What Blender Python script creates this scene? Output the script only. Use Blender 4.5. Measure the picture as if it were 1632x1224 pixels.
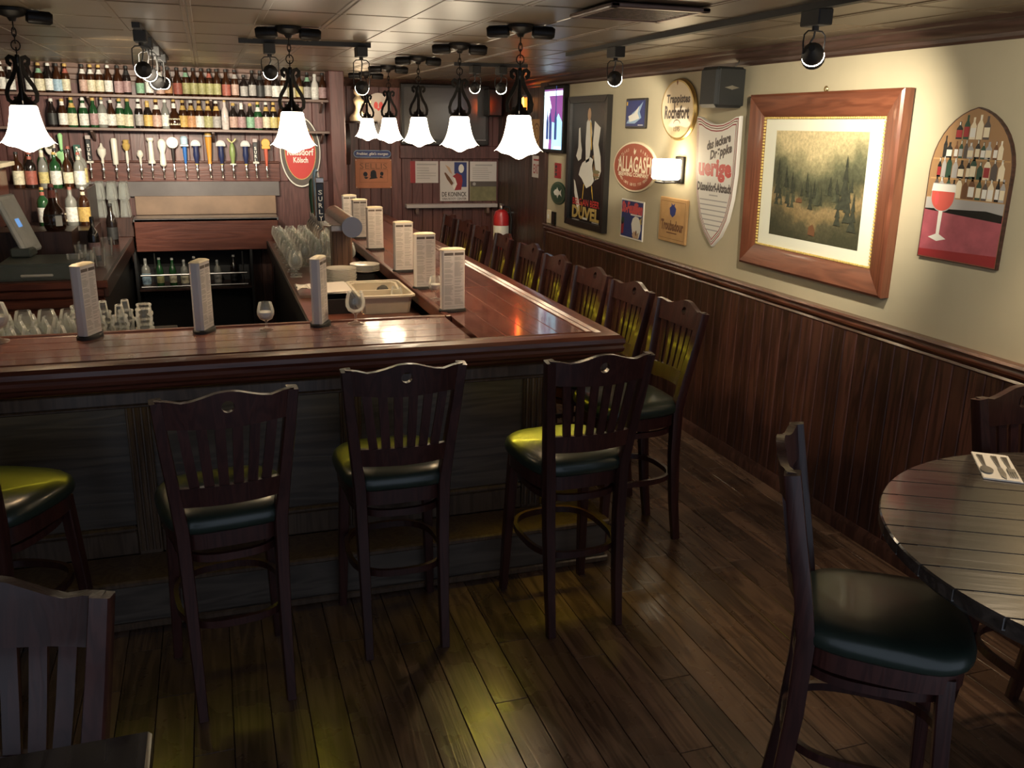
import bpy, bmesh, math, random
from mathutils import Matrix, Vector
random.seed(7)
for _o in list(bpy.data.objects): bpy.data.objects.remove(_o)
SC = bpy.context.scene
C = SC.collection
PI = math.pi
R = math.radians
# ---------------------------------------------------------------- camera
cam_d = bpy.data.cameras.new('camera')
cam = bpy.data.objects.new('camera', cam_d); C.objects.link(cam)
cam_d.sensor_fit = 'HORIZONTAL'; cam_d.sensor_width = 36.0; cam_d.lens = 1402.0 / 1632 * 36; cam_d.clip_start = .02
_p, _y, _r = R(16.28), R(18.73), R(1.06)
_F = Vector((math.sin(_y)*math.cos(_p), math.cos(_y)*math.cos(_p), -math.sin(_p)))
_Rt = _F.cross(Vector((0, 0, 1))).normalized(); _U = _Rt.cross(_F)
_R2 = _Rt*math.cos(_r) + _U*math.sin(_r); _U2 = _U*math.cos(_r) - _Rt*math.sin(_r)
_M = Matrix((_R2, _U2, -_F)).transposed().to_4x4(); _M.translation = (0, 0, 1.95)
cam.matrix_world = _M
SC.camera = cam
# ---------------------------------------------------------------- light and exposure
W = bpy.data.worlds.new('world'); SC.world = W; W.use_nodes = True
_bg = W.node_tree.nodes['Background']; _bg.inputs[0].default_value = (.72, .82, 1.0, 1); _bg.inputs[1].default_value = AMBIENT = .45
SC.view_settings.view_transform = 'Standard'; SC.view_settings.look = 'None'
SC.view_settings.gamma = 1; SC.view_settings.use_curve_mapping = False
SC.view_settings.exposure = 0.62
SC.cycles.use_denoising = True
SC.cycles.transparent_max_bounces = 24
SC.cycles.max_bounces = 8
SC.cycles.sample_clamp_indirect = 4
PENDANT_GLOW, PENDANT_BULB = 10.0, 9.0
SCONCE_GLOW, SCONCE_BULB = 9.0, 1.2
SPOT = dict(painting=88, signs=92, shelf=92, mid=52, far=23, near=32)
LED = 9.0
TABLE_FILL = 30.0
FRONT_STRIP = .48

# ---------------------------------------------------------------- materials
MATS = {}
def _new(name):
    m = bpy.data.materials.new(name); m.use_nodes = True
    nt = m.node_tree; b = nt.nodes['Principled BSDF']
    MATS[name] = m
    return m, nt, b
def plain(name, col, rough=.5, metal=0, noise=0, scale=30, coat=0, bump=0, spec=.5):
    m, nt, b = _new(name); L = nt.links.new
    b.inputs['Roughness'].default_value = rough; b.inputs['Metallic'].default_value = metal
    b.inputs['Coat Weight'].default_value = coat; b.inputs['Specular IOR Level'].default_value = spec
    b.inputs['Base Color'].default_value = (*col, 1)
    if noise or bump:
        tc = nt.nodes.new('ShaderNodeTexCoord'); n = nt.nodes.new('ShaderNodeTexNoise')
        n.inputs['Scale'].default_value = scale; n.inputs['Detail'].default_value = 4
        L(tc.outputs['Object'], n.inputs['Vector'])
        if noise:
            r = nt.nodes.new('ShaderNodeValToRGB')
            r.color_ramp.elements[0].position = .3; r.color_ramp.elements[1].position = .7
            r.color_ramp.elements[0].color = (*[c*(1-noise) for c in col], 1)
            r.color_ramp.elements[1].color = (*[min(1, c*(1+noise)) for c in col], 1)
            L(n.outputs['Fac'], r.inputs[0]); L(r.outputs[0], b.inputs['Base Color'])
        if bump:
            bp = nt.nodes.new('ShaderNodeBump'); bp.inputs['Strength'].default_value = bump; bp.inputs['Distance'].default_value = .01
            L(n.outputs['Fac'], bp.inputs['Height']); L(bp.outputs[0], b.inputs['Normal'])
    return m
def wood(name, dark, light, rough=.3, axis=1, scale=1.0, vary=.25, coat=0, fine=1.0, spec=.5, wear=0):
    """grain stretched along one axis; each object gets its own offset and tone"""
    m, nt, b = _new(name); L = nt.links.new; N = nt.nodes.new
    tc = N('ShaderNodeTexCoord'); oi = N('ShaderNodeObjectInfo'); mp = N('ShaderNodeMapping')
    s = [14.0*scale]*3; s[axis] = 1.1*scale; mp.inputs['Scale'].default_value = s
    ad = N('ShaderNodeVectorMath'); ad.operation = 'ADD'
    cb = N('ShaderNodeCombineXYZ'); mu = N('ShaderNodeMath'); mu.operation = 'MULTIPLY'; mu.inputs[1].default_value = 37.0
    L(oi.outputs['Random'], mu.inputs[0])
    for i in range(3): L(mu.outputs[0], cb.inputs[i])
    L(tc.outputs['Object'], mp.inputs['Vector']); L(mp.outputs[0], ad.inputs[0]); L(cb.outputs[0], ad.inputs[1])
    n1 = N('ShaderNodeTexNoise'); n1.inputs['Scale'].default_value = .7; n1.inputs['Detail'].default_value = 3; n1.inputs['Distortion'].default_value = 1.2
    L(ad.outputs[0], n1.inputs['Vector'])
    w = N('ShaderNodeMath'); w.operation = 'MULTIPLY'; w.inputs[1].default_value = 34.0*fine
    sn = N('ShaderNodeMath'); sn.operation = 'SINE'; L(n1.outputs['Fac'], w.inputs[0]); L(w.outputs[0], sn.inputs[0])
    mr = N('ShaderNodeMapRange'); mr.inputs[1].default_value = -1; mr.inputs[2].default_value = 1; L(sn.outputs[0], mr.inputs[0])
    n2 = N('ShaderNodeTexNoise'); n2.inputs['Scale'].default_value = 5; n2.inputs['Detail'].default_value = 6; L(ad.outputs[0], n2.inputs['Vector'])
    mx = N('ShaderNodeMath'); mx.operation = 'MULTIPLY_ADD'; mx.inputs[1].default_value = .45; L(mr.outputs[0], mx.inputs[0])
    h = N('ShaderNodeMath'); h.operation = 'MULTIPLY'; h.inputs[1].default_value = .6; L(n2.outputs['Fac'], h.inputs[0]); L(h.outputs[0], mx.inputs[2])
    r = N('ShaderNodeValToRGB'); r.color_ramp.elements[0].position = .15; r.color_ramp.elements[1].position = .85
    r.color_ramp.elements[0].color = (*dark, 1); r.color_ramp.elements[1].color = (*light, 1); L(mx.outputs[0], r.inputs[0])
    hs = N('ShaderNodeHueSaturation'); v = N('ShaderNodeMapRange'); v.inputs[3].default_value = 1-vary; v.inputs[4].default_value = 1+vary
    L(oi.outputs['Random'], v.inputs[0]); L(v.outputs[0], hs.inputs['Value']); L(r.outputs[0], hs.inputs['Color']); L(hs.outputs[0], b.inputs['Base Color'])
    b.inputs['Roughness'].default_value = rough; b.inputs['Coat Weight'].default_value = coat; b.inputs['Coat Roughness'].default_value = .08
    b.inputs['Specular IOR Level'].default_value = spec
    if wear:
        n3 = N('ShaderNodeTexNoise'); n3.inputs['Scale'].default_value = 3.0; n3.inputs['Detail'].default_value = 5; L(tc.outputs['Object'], n3.inputs['Vector'])
        v3 = N('ShaderNodeMapRange'); v3.inputs[1].default_value = .35; v3.inputs[2].default_value = .7
        v3.inputs[3].default_value = rough*(1-wear); v3.inputs[4].default_value = rough*(1+wear); L(n3.outputs['Fac'], v3.inputs[0]); L(v3.outputs[0], b.inputs['Roughness'])
    bp = N('ShaderNodeBump'); bp.inputs['Strength'].default_value = .12; bp.inputs['Distance'].default_value = .004
    L(mx.outputs[0], bp.inputs['Height']); L(bp.outputs[0], b.inputs['Normal'])
    return m
def glow(name, col, strength):
    m, nt, b = _new(name)
    b.inputs['Base Color'].default_value = (*col, 1); b.inputs['Emission Color'].default_value = (*col, 1); b.inputs['Emission Strength'].default_value = strength
    return m
def tint(name, rough=.4, metal=0, coat=0, spec=.5):
    """takes its colour from the object's own colour"""
    m, nt, b = _new(name); oi = nt.nodes.new('ShaderNodeObjectInfo'); nt.links.new(oi.outputs['Color'], b.inputs['Base Color'])
    b.inputs['Roughness'].default_value = rough; b.inputs['Metallic'].default_value = metal; b.inputs['Coat Weight'].default_value = coat
    b.inputs['Specular IOR Level'].default_value = spec
    return m
def tint_label(name):
    m, nt, b = _new(name); L = nt.links.new; N = nt.nodes.new
    oi = N('ShaderNodeObjectInfo'); tc = N('ShaderNodeTexCoord'); n = N('ShaderNodeTexNoise'); n.inputs['Scale'].default_value = 60; n.inputs['Detail'].default_value = 2
    L(tc.outputs['Object'], n.inputs['Vector'])
    mr = N('ShaderNodeMapRange'); mr.inputs[1].default_value = .35; mr.inputs[2].default_value = .65; mr.inputs[3].default_value = .72; mr.inputs[4].default_value = 1.05
    L(n.outputs['Fac'], mr.inputs[0]); hs = N('ShaderNodeHueSaturation'); L(mr.outputs[0], hs.inputs['Value']); L(oi.outputs['Color'], hs.inputs['Color'])
    L(hs.outputs[0], b.inputs['Base Color']); b.inputs['Roughness'].default_value = .55
    return m
def glass(name, col=(1, 1, 1), edge=.35, haze=.03):
    """thin clear glass: see-through with a fresnel sheen and a trace of haze"""
    m = bpy.data.materials.new(name); m.use_nodes = True; MATS[name] = m
    nt = m.node_tree; nt.nodes.clear(); N = nt.nodes.new; L = nt.links.new
    out = N('ShaderNodeOutputMaterial'); tr = N('ShaderNodeBsdfTransparent'); tr.inputs[0].default_value = (*col, 1)
    gl = N('ShaderNodeBsdfGlossy'); gl.inputs['Roughness'].default_value = .04; gl.inputs[0].default_value = (1, 1, 1, 1)
    df = N('ShaderNodeBsdfDiffuse'); df.inputs[0].default_value = (.9, .9, .88, 1)
    lw = N('ShaderNodeLayerWeight'); lw.inputs[0].default_value = edge
    m1 = N('ShaderNodeMixShader'); m2 = N('ShaderNodeMixShader')
    m1.inputs[0].default_value = haze; L(tr.outputs[0], m1.inputs[1]); L(df.outputs[0], m1.inputs[2])
    m3 = N('ShaderNodeMixShader'); m3.inputs[0].default_value = .4; tl = N('ShaderNodeBsdfTranslucent'); tl.inputs[0].default_value = (.95, .95, .93, 1); ml = N('ShaderNodeMixShader'); ml.inputs[0].default_value = .5  # pale diffuse in the fresnel edge stands in for refracted light
    L(df.outputs[0], ml.inputs[1]); L(tl.outputs[0], ml.inputs[2]); L(gl.outputs[0], m3.inputs[1]); L(ml.outputs[0], m3.inputs[2])
    L(lw.outputs['Fresnel'], m2.inputs[0]); L(m1.outputs[0], m2.inputs[1]); L(m3.outputs[0], m2.inputs[2]); L(m2.outputs[0], out.inputs[0])
    return m
M = MATS
wood('floor_oak', (.036, .019, .013), (.112, .066, .043), .30, 1, .9, .32, spec=.45, wear=.35)
wood('bar_top', (.135, .056, .044), (.225, .10, .078), .24, 0, .8, .12, coat=.5, wear=.3)  # front leg's wood lightened and pinkened to carry reflected sheen
wood('bar_top_side', (.11, .036, .028), (.19, .07, .053), .20, 1, .8, .12, coat=.5, wear=.3)
wood('rail_wood', (.065, .014, .008), (.125, .034, .018), .36, 0, 1, .06, coat=.2)
wood('bar_panel', (.045, .034, .027), (.10, .078, .060), .33, 0, .8, .1)
wood('bar_post', (.050, .028, .016), (.10, .064, .040), .3, 2, 1, .1)
wood('stool_wood', (.022, .0065, .0055), (.045, .014, .011), .34, 2, 1.4, .2, coat=.12, spec=.4)
wood('wainscot', (.025, .0098, .0072), (.078, .029, .020), .38, 2, 1.0, .32)
wood('wall_wood', (.072, .026, .024), (.145, .058, .052), .4, 2, 1.0, .22)
wood('dark_wood', (.022, .009, .007), (.06, .026, .019), .4, 2, 1.0, .3)
wood('chair_rail', (.06, .019, .011), (.14, .047, .027), .25, 1, 1.0, .05, coat=.3)
wood('red_wood', (.08, .024, .016), (.145, .049, .033), .3, 0, 1.0, .1, coat=.2)
wood('frame_wood', (.12, .036, .018), (.22, .075, .038), .3, 0, 1.0, .08, coat=.2)
wood('tower_wood', (.10, .05, .03), (.19, .105, .066), .4, 2, 1.0, .05)
wood('table_wood', (.022, .017, .014), (.065, .05, .041), .2, 1, .8, .12, coat=.35)
plain('ceiling_tin', (.118, .084, .051), .36, noise=.12, scale=2.5)
wood('crown_wood', (.035, .018, .013), (.08, .043, .032), .4, 1, 1.0, .05)
wood('shelf_wood', (.12, .07, .055), (.20, .13, .105), .4, 0, 1.0, .05)
plain('plaster', (.45, .395, .27), .85, noise=.05, scale=3, bump=.05)
plain('backdrop_grey', (.13, .115, .115), .6, noise=.1, scale=8)
plain('backsplash', (.22, .14, .09), .5, noise=.2, scale=5)
plain('iron', (.012, .010, .009), .45, .6, noise=.3, scale=60)
plain('black', (.008, .008, .008), .35)
plain('matte_black', (.011, .010, .010), .6)
plain('speaker_black', (.022, .023, .022), .5)
plain('ledge_pale', (.46, .41, .40), .5)
plain('wax', (.74, .70, .66), .6)
plain('vinyl', (.016, .025, .019), .33, noise=.12, scale=14, bump=.06, coat=.1)
plain('chrome', (.82, .81, .79), .24, 1)
plain('steel', (.42, .41, .40), .28, 1, noise=.15, scale=20)
plain('glint_pale', (.30, .255, .205), .35)
plain('white', (.78, .75, .68), .5)
plain('paper', (.62, .58, .55), .7)
plain('china', (.62, .59, .52), .2, coat=.3)
plain('tub', (.55, .49, .39), .45, noise=.06, scale=9)
plain('grey_print', (.40, .38, .36), .7)
plain('dark_print', (.10, .08, .07), .6)
plain('till_grey', (.085, .098, .088), .45, noise=.06, scale=20)
plain('screen_grey', (.50, .51, .48), .4, noise=.08, scale=12)
plain('tv_screen', (.075, .07, .07), .18, spec=.7)
plain('poster_black', (.010, .010, .010), .22)
plain('frame_black', (.016, .014, .013), .3)
plain('gold', (.55, .40, .12), .4, noise=.15, scale=60)
plain('yellow', (.75, .46, .06), .5)
plain('red', (.55, .035, .03), .45)
plain('red_dark', (.30, .02, .025), .45)
plain('pink_red', (.70, .10, .10), .5)
plain('brick_red', (.36, .09, .05), .4)
plain('cream', (.78, .68, .48), .5)
plain('ivory', (.80, .78, .70), .45)
plain('navy', (.025, .04, .17), .4)
plain('blue', (.05, .16, .42), .4)
plain('pale_blue', (.30, .45, .62), .4)
plain('green_dark', (.018, .06, .035), .45)
plain('green', (.03, .22, .06), .4)
plain('tan_board', (.46, .27, .11), .55, noise=.1, scale=12)
plain('orange_board', (.42, .15, .065), .5, noise=.08, scale=10)
plain('brown_print', (.16, .07, .03), .6)
plain('skin_print', (.55, .36, .22), .6)
plain('mirror_gold', (.60, .50, .33), .3, .0, coat=.4)
plain('brass', (.45, .32, .12), .3, .9)
plain('disc_blue', (.15, .17, .26), .45)
plain('mat_board', (.80, .80, .66), .7)
plain('sky_print', (.66, .54, .29), .7, noise=.16, scale=7)
plain('haze_print', (.33, .30, .15), .7, noise=.14, scale=12)
plain('hill_print', (.20, .185, .095), .7, noise=.2, scale=14)
plain('forest_print', (.065, .072, .04), .7, noise=.35, scale=40)
plain('forest_print_dark', (.038, .042, .026), .7, noise=.35, scale=50)
plain('ochre_print', (.25, .18, .08), .7, noise=.45, scale=26)
plain('meadow_print', (.14, .12, .055), .7, noise=.4, scale=30)
plain('rose_print', (.38, .085, .11), .5, noise=.2, scale=14)
plain('beer_print', (.62, .10, .075), .4)
plain('cloth', (.72, .70, .66), .85)
plain('extinguisher_red', (.45, .02, .025), .3)
plain('copper_print', (.32, .18, .08), .5)
glass('clear_glass', (.97, .98, .97), .30, .05)
glass('frosted_glass', (.9, .92, .92), .45, .14)
tint('bottle_glass', .12, coat=.2); tint_label('bottle_label'); tint('tap_paint', .35, coat=.2)
glow('lamp_shade', (1.0, .84, .60), PENDANT_GLOW)
glow('sconce_glass', (1.0, .84, .58), SCONCE_GLOW)
glow('spot_lens', (1.0, .90, .72), 25.0)
glow('led_yellow', (1.0, .80, .03), LED)
glow('screen_white', (.75, .92, 1.0), 1.3)
glow('screen_cyan', (.35, .75, .95), 1.0)
glow('screen_violet', (.30, .09, .34), .6)
glow('screen_navy', (.03, .06, .22), .6)
glow('neon_orange', (1.0, .28, .03), 9.0)
glow('neon_red', (1.0, .03, .02), 30.0)
glow('till_display', (.10, .22, .45), .9)

def landscape_print():
    m, nt, b = _new('landscape_print'); L = nt.links.new; N = nt.nodes.new
    tc = N('ShaderNodeTexCoord'); sp = N('ShaderNodeSeparateXYZ'); L(tc.outputs['Object'], sp.inputs[0])
    def math_(op, a, c):
        n = N('ShaderNodeMath'); n.operation = op
        for i, q in enumerate((a, c)):
            if isinstance(q, (int, float)): n.inputs[i].default_value = q
            elif q is not None: L(q, n.inputs[i])
        return n.outputs[0]
    def noise(sc, det):
        n = N('ShaderNodeTexNoise'); n.inputs['Scale'].default_value = sc; n.inputs['Detail'].default_value = det; n.inputs['Roughness'].default_value = .65; L(tc.outputs['Object'], n.inputs['Vector']); return n.outputs['Fac']
    h = math_('MULTIPLY_ADD', sp.outputs['Y'], 1.818); h.node.inputs[2].default_value = .5
    h = math_('ADD', h, math_('MULTIPLY', math_('SUBTRACT', noise(9, 8), .5), .42))
    h = math_('SUBTRACT', h, math_('MULTIPLY', math_('ABSOLUTE', math_('ADD', sp.outputs['X'], .03), None), .55))
    h = math_('ADD', h, .06)
    r = N('ShaderNodeValToRGB'); L(h, r.inputs[0]); els = r.color_ramp.elements
    stops = [(.0, (.045, .045, .022)), (.14, (.09, .08, .04)), (.22, (.22, .16, .07)), (.30, (.30, .215, .10)), (.36, (.13, .115, .055)), (.44, (.06, .064, .034)), (.55, (.085, .09, .05)), (.64, (.16, .16, .085)), (.74, (.36, .32, .17)), (.84, (.60, .50, .27)), (1.0, (.66, .54, .30))]
    while len(els) < len(stops): els.new(.5)
    for e_, (q, c) in zip(els, stops): e_.position = q; e_.color = (*c, 1)
    hs = N('ShaderNodeHueSaturation'); v = N('ShaderNodeMapRange'); v.inputs[1].default_value = .3; v.inputs[2].default_value = .7; v.inputs[3].default_value = .72; v.inputs[4].default_value = 1.25
    L(noise(55, 6), v.inputs[0]); L(v.outputs[0], hs.inputs['Value']); L(r.outputs[0], hs.inputs['Color']); L(hs.outputs[0], b.inputs['Base Color']); b.inputs['Roughness'].default_value = .6
landscape_print()
# ---------------------------------------------------------------- mesh helpers
class MB:
    def __init__(s): s.v = []; s.f = []; s.mi = []; s.m = []; s.cur = 0; s.T = Matrix.Identity(4)
    def mat(s, name):
        if name not in s.m: s.m.append(name)
        s.cur = s.m.index(name); return s
    def add(s, vs, fs):
        n = len(s.v); T = s.T
        s.v += [tuple(T @ Vector(p)) for p in vs]
        s.f += [tuple(i+n for i in f) for f in fs]; s.mi += [s.cur]*len(fs); return s
    def box(s, x0, x1, y0, y1, z0, z1, b=0):
        if b <= 0:
            vs = [(x, y, z) for z in (z0, z1) for y in (y0, y1) for x in (x0, x1)]
            return s.add(vs, [(0, 2, 3, 1), (4, 5, 7, 6), (0, 1, 5, 4), (2, 6, 7, 3), (0, 4, 6, 2), (1, 3, 7, 5)])
        b = min(b, (x1-x0)*.45, (y1-y0)*.45, (z1-z0)*.45)
        bm = bmesh.new(); bmesh.ops.create_cube(bm, size=1)
        for v in bm.verts:
            v.co = ((x0+x1)/2+v.co.x*(x1-x0), (y0+y1)/2+v.co.y*(y1-y0), (z0+z1)/2+v.co.z*(z1-z0))
        bmesh.ops.bevel(bm, geom=bm.edges[:], offset=b, segments=1, affect='EDGES')
        bm.verts.index_update()
        s.add([v.co[:] for v in bm.verts], [[v.index for v in f.verts] for f in bm.faces]); bm.free(); return s
    def lathe(s, prof, n=16, fn=None, cx=0, cy=0, cz=0):
        vs = []; fs = []; rows = []
        for (r, z) in prof:
            if r < 1e-6: rows.append([len(vs)]); vs.append((cx, cy, cz+z))
            else:
                row = []
                for k in range(n):
                    a = 2*PI*k/n; rr, zz = (r, z) if fn is None else fn(r, z, a)
                    row.append(len(vs)); vs.append((cx+rr*math.cos(a), cy+rr*math.sin(a), cz+zz))
                rows.append(row)
        for a, b in zip(rows, rows[1:]):
            for k in range(n):
                k2 = (k+1) % n
                if len(a) == 1 and len(b) == 1: continue
                if len(a) == 1: fs.append((a[0], b[k2], b[k]))
                elif len(b) == 1: fs.append((a[k], a[k2], b[0]))
                else: fs.append((a[k], a[k2], b[k2], b[k]))
        return s.add(vs, fs)
    def sweep(s, path, sec, closed=False, up=(0, 0, 1), caps=True, scl=None):
        """section (list of 2-D points) carried along a path; first section axis is sideways, second follows up"""
        P = [Vector(p) for p in path]; n = len(P); m = len(sec); vs = []; fs = []
        up = Vector(up)
        for i, p in enumerate(P):
            a = P[i-1] if (i > 0 or closed) else p; b = P[(i+1) % n] if (i < n-1 or closed) else p
            t = (b-a).normalized(); sd = t.cross(up)
            if sd.length < 1e-5: sd = t.cross(Vector((0, 1, 0)))
            sd.normalize(); u2 = sd.cross(t); k = scl[i] if scl else 1
            vs += [tuple(p+sd*(q[0]*k)+u2*(q[1]*k)) for q in sec]
        for i in range(n if closed else n-1):
            j = (i+1) % n
            for k in range(m):
                k2 = (k+1) % m; fs.append((i*m+k, i*m+k2, j*m+k2, j*m+k))
        if caps and not closed: fs += [tuple(range(m-1, -1, -1)), tuple((n-1)*m+k for k in range(m))]
        return s.add(vs, fs)
    def tube(s, path, r, n=6, closed=False, up=(0, 0, 1), scl=None):
        return s.sweep(path, [(r*math.cos(2*PI*k/n), r*math.sin(2*PI*k/n)) for k in range(n)], closed, up, True, scl)
    def cyl(s, a, b, r, n=12):
        return s.tube([a, b], r, n, up=(0, 0, 1) if abs(Vector(b).z-Vector(a).z) < .9*(Vector(b)-Vector(a)).length else (0, 1, 0))
    def poly(s, pts, z): return s.add([(x, y, z) for x, y in pts], [tuple(range(len(pts)))])
    def rect(s, x0, x1, y0, y1, z): return s.poly([(x0, y0), (x1, y0), (x1, y1), (x0, y1)], z)
    def ell(s, cx, cy, rx, ry, z, n=28): return s.poly([(cx+rx*math.cos(2*PI*k/n), cy+ry*math.sin(2*PI*k/n)) for k in range(n)], z)
    def prism(s, pts, z0, z1, bev=0):
        n = len(pts)
        A = sum(pts[i][0]*pts[(i+1) % n][1]-pts[(i+1) % n][0]*pts[i][1] for i in range(n))
        if A < 0: pts = pts[::-1]
        if bev:
            cx = sum(p[0] for p in pts)/n; cy = sum(p[1] for p in pts)/n
            rr = max(math.hypot(p[0]-cx, p[1]-cy) for p in pts); k = 1-bev/rr
            top = [(cx+(x-cx)*k, cy+(y-cy)*k) for x, y in pts]
            vs = [(x, y, z0) for x, y in pts]+[(x, y, z1-bev) for x, y in pts]+[(x, y, z1) for x, y in top]
            fs = [tuple(range(n-1, -1, -1)), tuple(2*n+i for i in range(n))]
            for l in (0, n):
                fs += [(l+i, l+(i+1) % n, l+n+(i+1) % n, l+n+i) for i in range(n)]
            return s.add(vs, fs)
        vs = [(x, y, z0) for x, y in pts]+[(x, y, z1) for x, y in pts]
        return s.add(vs, [tuple(range(n-1, -1, -1)), tuple(n+i for i in range(n))]+[(i, (i+1) % n, n+(i+1) % n, n+i) for i in range(n)])
    def loft(s, rings, cap=True):
        m = len(rings[0]); vs = [p for r in rings for p in r]; fs = []
        for i in range(len(rings)-1):
            for k in range(m):
                k2 = (k+1) % m; fs.append((i*m+k, i*m+k2, (i+1)*m+k2, (i+1)*m+k))
        if cap: fs += [tuple(range(m-1, -1, -1)), tuple((len(rings)-1)*m+k for k in range(m))]
        return s.add(vs, fs)
    def text(s, txt, cx, cy, w, h, z, bold=0, shear=0, rot=0):
        vs, fs = glyphs(txt, bold, shear)
        if not vs: return s
        xs = [v[0] for v in vs]; ys = [v[1] for v in vs]; mx, my = (min(xs)+max(xs))/2, (min(ys)+max(ys))/2
        kx = w/(max(xs)-min(xs)); ky = h/(max(ys)-min(ys)) if h else kx
        c, sn = math.cos(rot), math.sin(rot); out = []
        for v in vs:
            x, y = (v[0]-mx)*kx, (v[1]-my)*ky; out.append((cx+x*c-y*sn, cy+x*sn+y*c, z))
        return s.add(out, fs)
    def mesh(s, name, smooth=.6):
        me = bpy.data.meshes.new(name); me.from_pydata(s.v, [], s.f)
        for n in s.m: me.materials.append(M[n])
        me.polygons.foreach_set('material_index', s.mi)
        if smooth:
            me.polygons.foreach_set('use_smooth', [True]*len(s.f)); me.set_sharp_from_angle(angle=smooth)
        me.update(); return me
    def build(s, name, parent=None, smooth=.6, loc=None, label=None, kind=None):
        o = bpy.data.objects.new(name, s.mesh(name, smooth)); C.objects.link(o)
        if parent: o.parent = parent
        if loc: o.location = loc
        if label: o['label'] = label
        if kind: o['kind'] = kind
        return o
_gl = {}
def glyphs(txt, bold, shear):
    key = (txt, bold, shear)
    if key not in _gl:
        cu = bpy.data.curves.new('lettering', 'FONT'); cu.body = txt; cu.size = 1; cu.resolution_u = 2; cu.offset = bold; cu.shear = shear
        cu.fill_mode = 'FRONT'
        ob = bpy.data.objects.new('lettering', cu); C.objects.link(ob)
        me = ob.to_mesh(); _gl[key] = ([tuple(v.co) for v in me.vertices], [tuple(p.vertices) for p in me.polygons])
        ob.to_mesh_clear(); bpy.data.objects.remove(ob); bpy.data.curves.remove(cu)
    return _gl[key]
def mb(mat): return MB().mat(mat)
def empty(name, loc=(0, 0, 0), rz=0, mtx=None):
    o = bpy.data.objects.new(name, None); C.objects.link(o); o.empty_display_size = .1
    if mtx is not None: o.matrix_world = mtx
    else: o.location = loc; o.rotation_euler = (0, 0, rz)
    return o
def tag(o, label, cat, group=None):
    o['label'] = label; o['category'] = cat
    if group: o['group'] = group
    return o
def struct(o): o['kind'] = 'structure'; return o
def copy_obj(o, parent=None):
    c = o.copy(); C.objects.link(c); c.parent = parent; return c
def dup(root, loc=None, rz=0, label=None, group=None, color=None):
    r = copy_obj(root)
    if loc is not None: r.location = loc; r.rotation_euler = (0, 0, rz)
    if label: r['label'] = label
    if group: r['group'] = group
    for ch in root.children:
        c = copy_obj(ch, r)
        for g in ch.children: copy_obj(g, c)
    return r
def Rwall(y, z, off=0):      # frame on the right wall: u towards the viewer, v up, w out of the wall
    m = Matrix(((0, 0, -1), (-1, 0, 0), (0, 1, 0))).to_4x4(); m.translation = (WX-off, y, z); return m
def Bwall(x, y, z):          # frame facing the viewer from the far end: u right, v up, w out
    m = Matrix(((1, 0, 0), (0, 0, -1), (0, 1, 0))).to_4x4(); m.translation = (x, y, z); return m
ORD = 'first second third fourth fifth sixth seventh eighth ninth tenth eleventh twelfth thirteenth fourteenth fifteenth sixteenth seventeenth eighteenth nineteenth twentieth'.split()
def nth(i):
    if i < 20: return ORD[i]
    t = ['', '', 'twenty', 'thirty', 'forty'][(i+1)//10]
    return (t[:-1]+'ieth') if (i+1) % 10 == 0 else t+'-'+ORD[(i+1) % 10-1]
def arc(cx, cz, r, a0, a1, n=8): return [(cx+r*math.cos(a0+(a1-a0)*k/n), cz+r*math.sin(a0+(a1-a0)*k/n)) for k in range(n+1)]

WX, CEIL, FAR, SHELFWALL, LEFT = 2.941, 2.39, 9.25, 8.45, -2.3
# ================================================================ room shell
fl = struct(mb('matte_black').box(LEFT-.1, WX+.3, .3, FAR+.3, -.12, -.012).build('floor', smooth=0))
PW = .125
_rng = random.Random(3)
plank_mesh = {}
def plank(x, y0, y1):
    ln = round(y1-y0, 2)
    if ln not in plank_mesh:
        plank_mesh[ln] = mb('floor_oak').box(-PW/2+.0012, PW/2-.0012, 0, ln-.002, -.012, 0, .0015).mesh('plank', 0)
    o = bpy.data.objects.new('plank', plank_mesh[ln]); C.objects.link(o); o.parent = fl; o.location = (x, y0, 0)
nx = int((WX-LEFT)/PW)
for i in range(nx):
    x = WX-PW/2-i*PW
    yend = FAR if x > 1.44 else 3.66
    y = 1.2-_rng.random()*.9
    while y < yend-.01:
        ln = _rng.choice([.8, .95, 1.1, 1.25, 1.4, 1.6])
        if yend-y-ln < .3: ln = yend-y
        plank(x, y, y+ln); y += ln
wr = struct(mb('plaster').box(WX, WX+.12, .4, FAR+.3, 0, CEIL+.1).build('wall_right', smooth=0))
BW = .0865
bmesh_board = mb('wainscot').box(-.012, .0, -BW/2+.0015, BW/2-.0015, .0, 1.03, .004).mesh('board', 0)
for i in range(int((7.75-.5)/BW)):
    o = bpy.data.objects.new('board', bmesh_board); C.objects.link(o); o.parent = wr; o.location = (WX, 7.75-BW/2-i*BW, .03)
full_board = mb('dark_wood').box(-.014, .0, -.052, .052, 0, CEIL-.03, .004).mesh('board', 0)
for i in range(14):
    o = bpy.data.objects.new('board', full_board); C.objects.link(o); o.parent = wr; o.location = (WX, 7.92+.053+i*.107, .0)
struct(mb('dark_wood').box(WX-.035, WX, 7.75, 7.92, 0, CEIL, .006).build('trim_1'))
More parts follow.
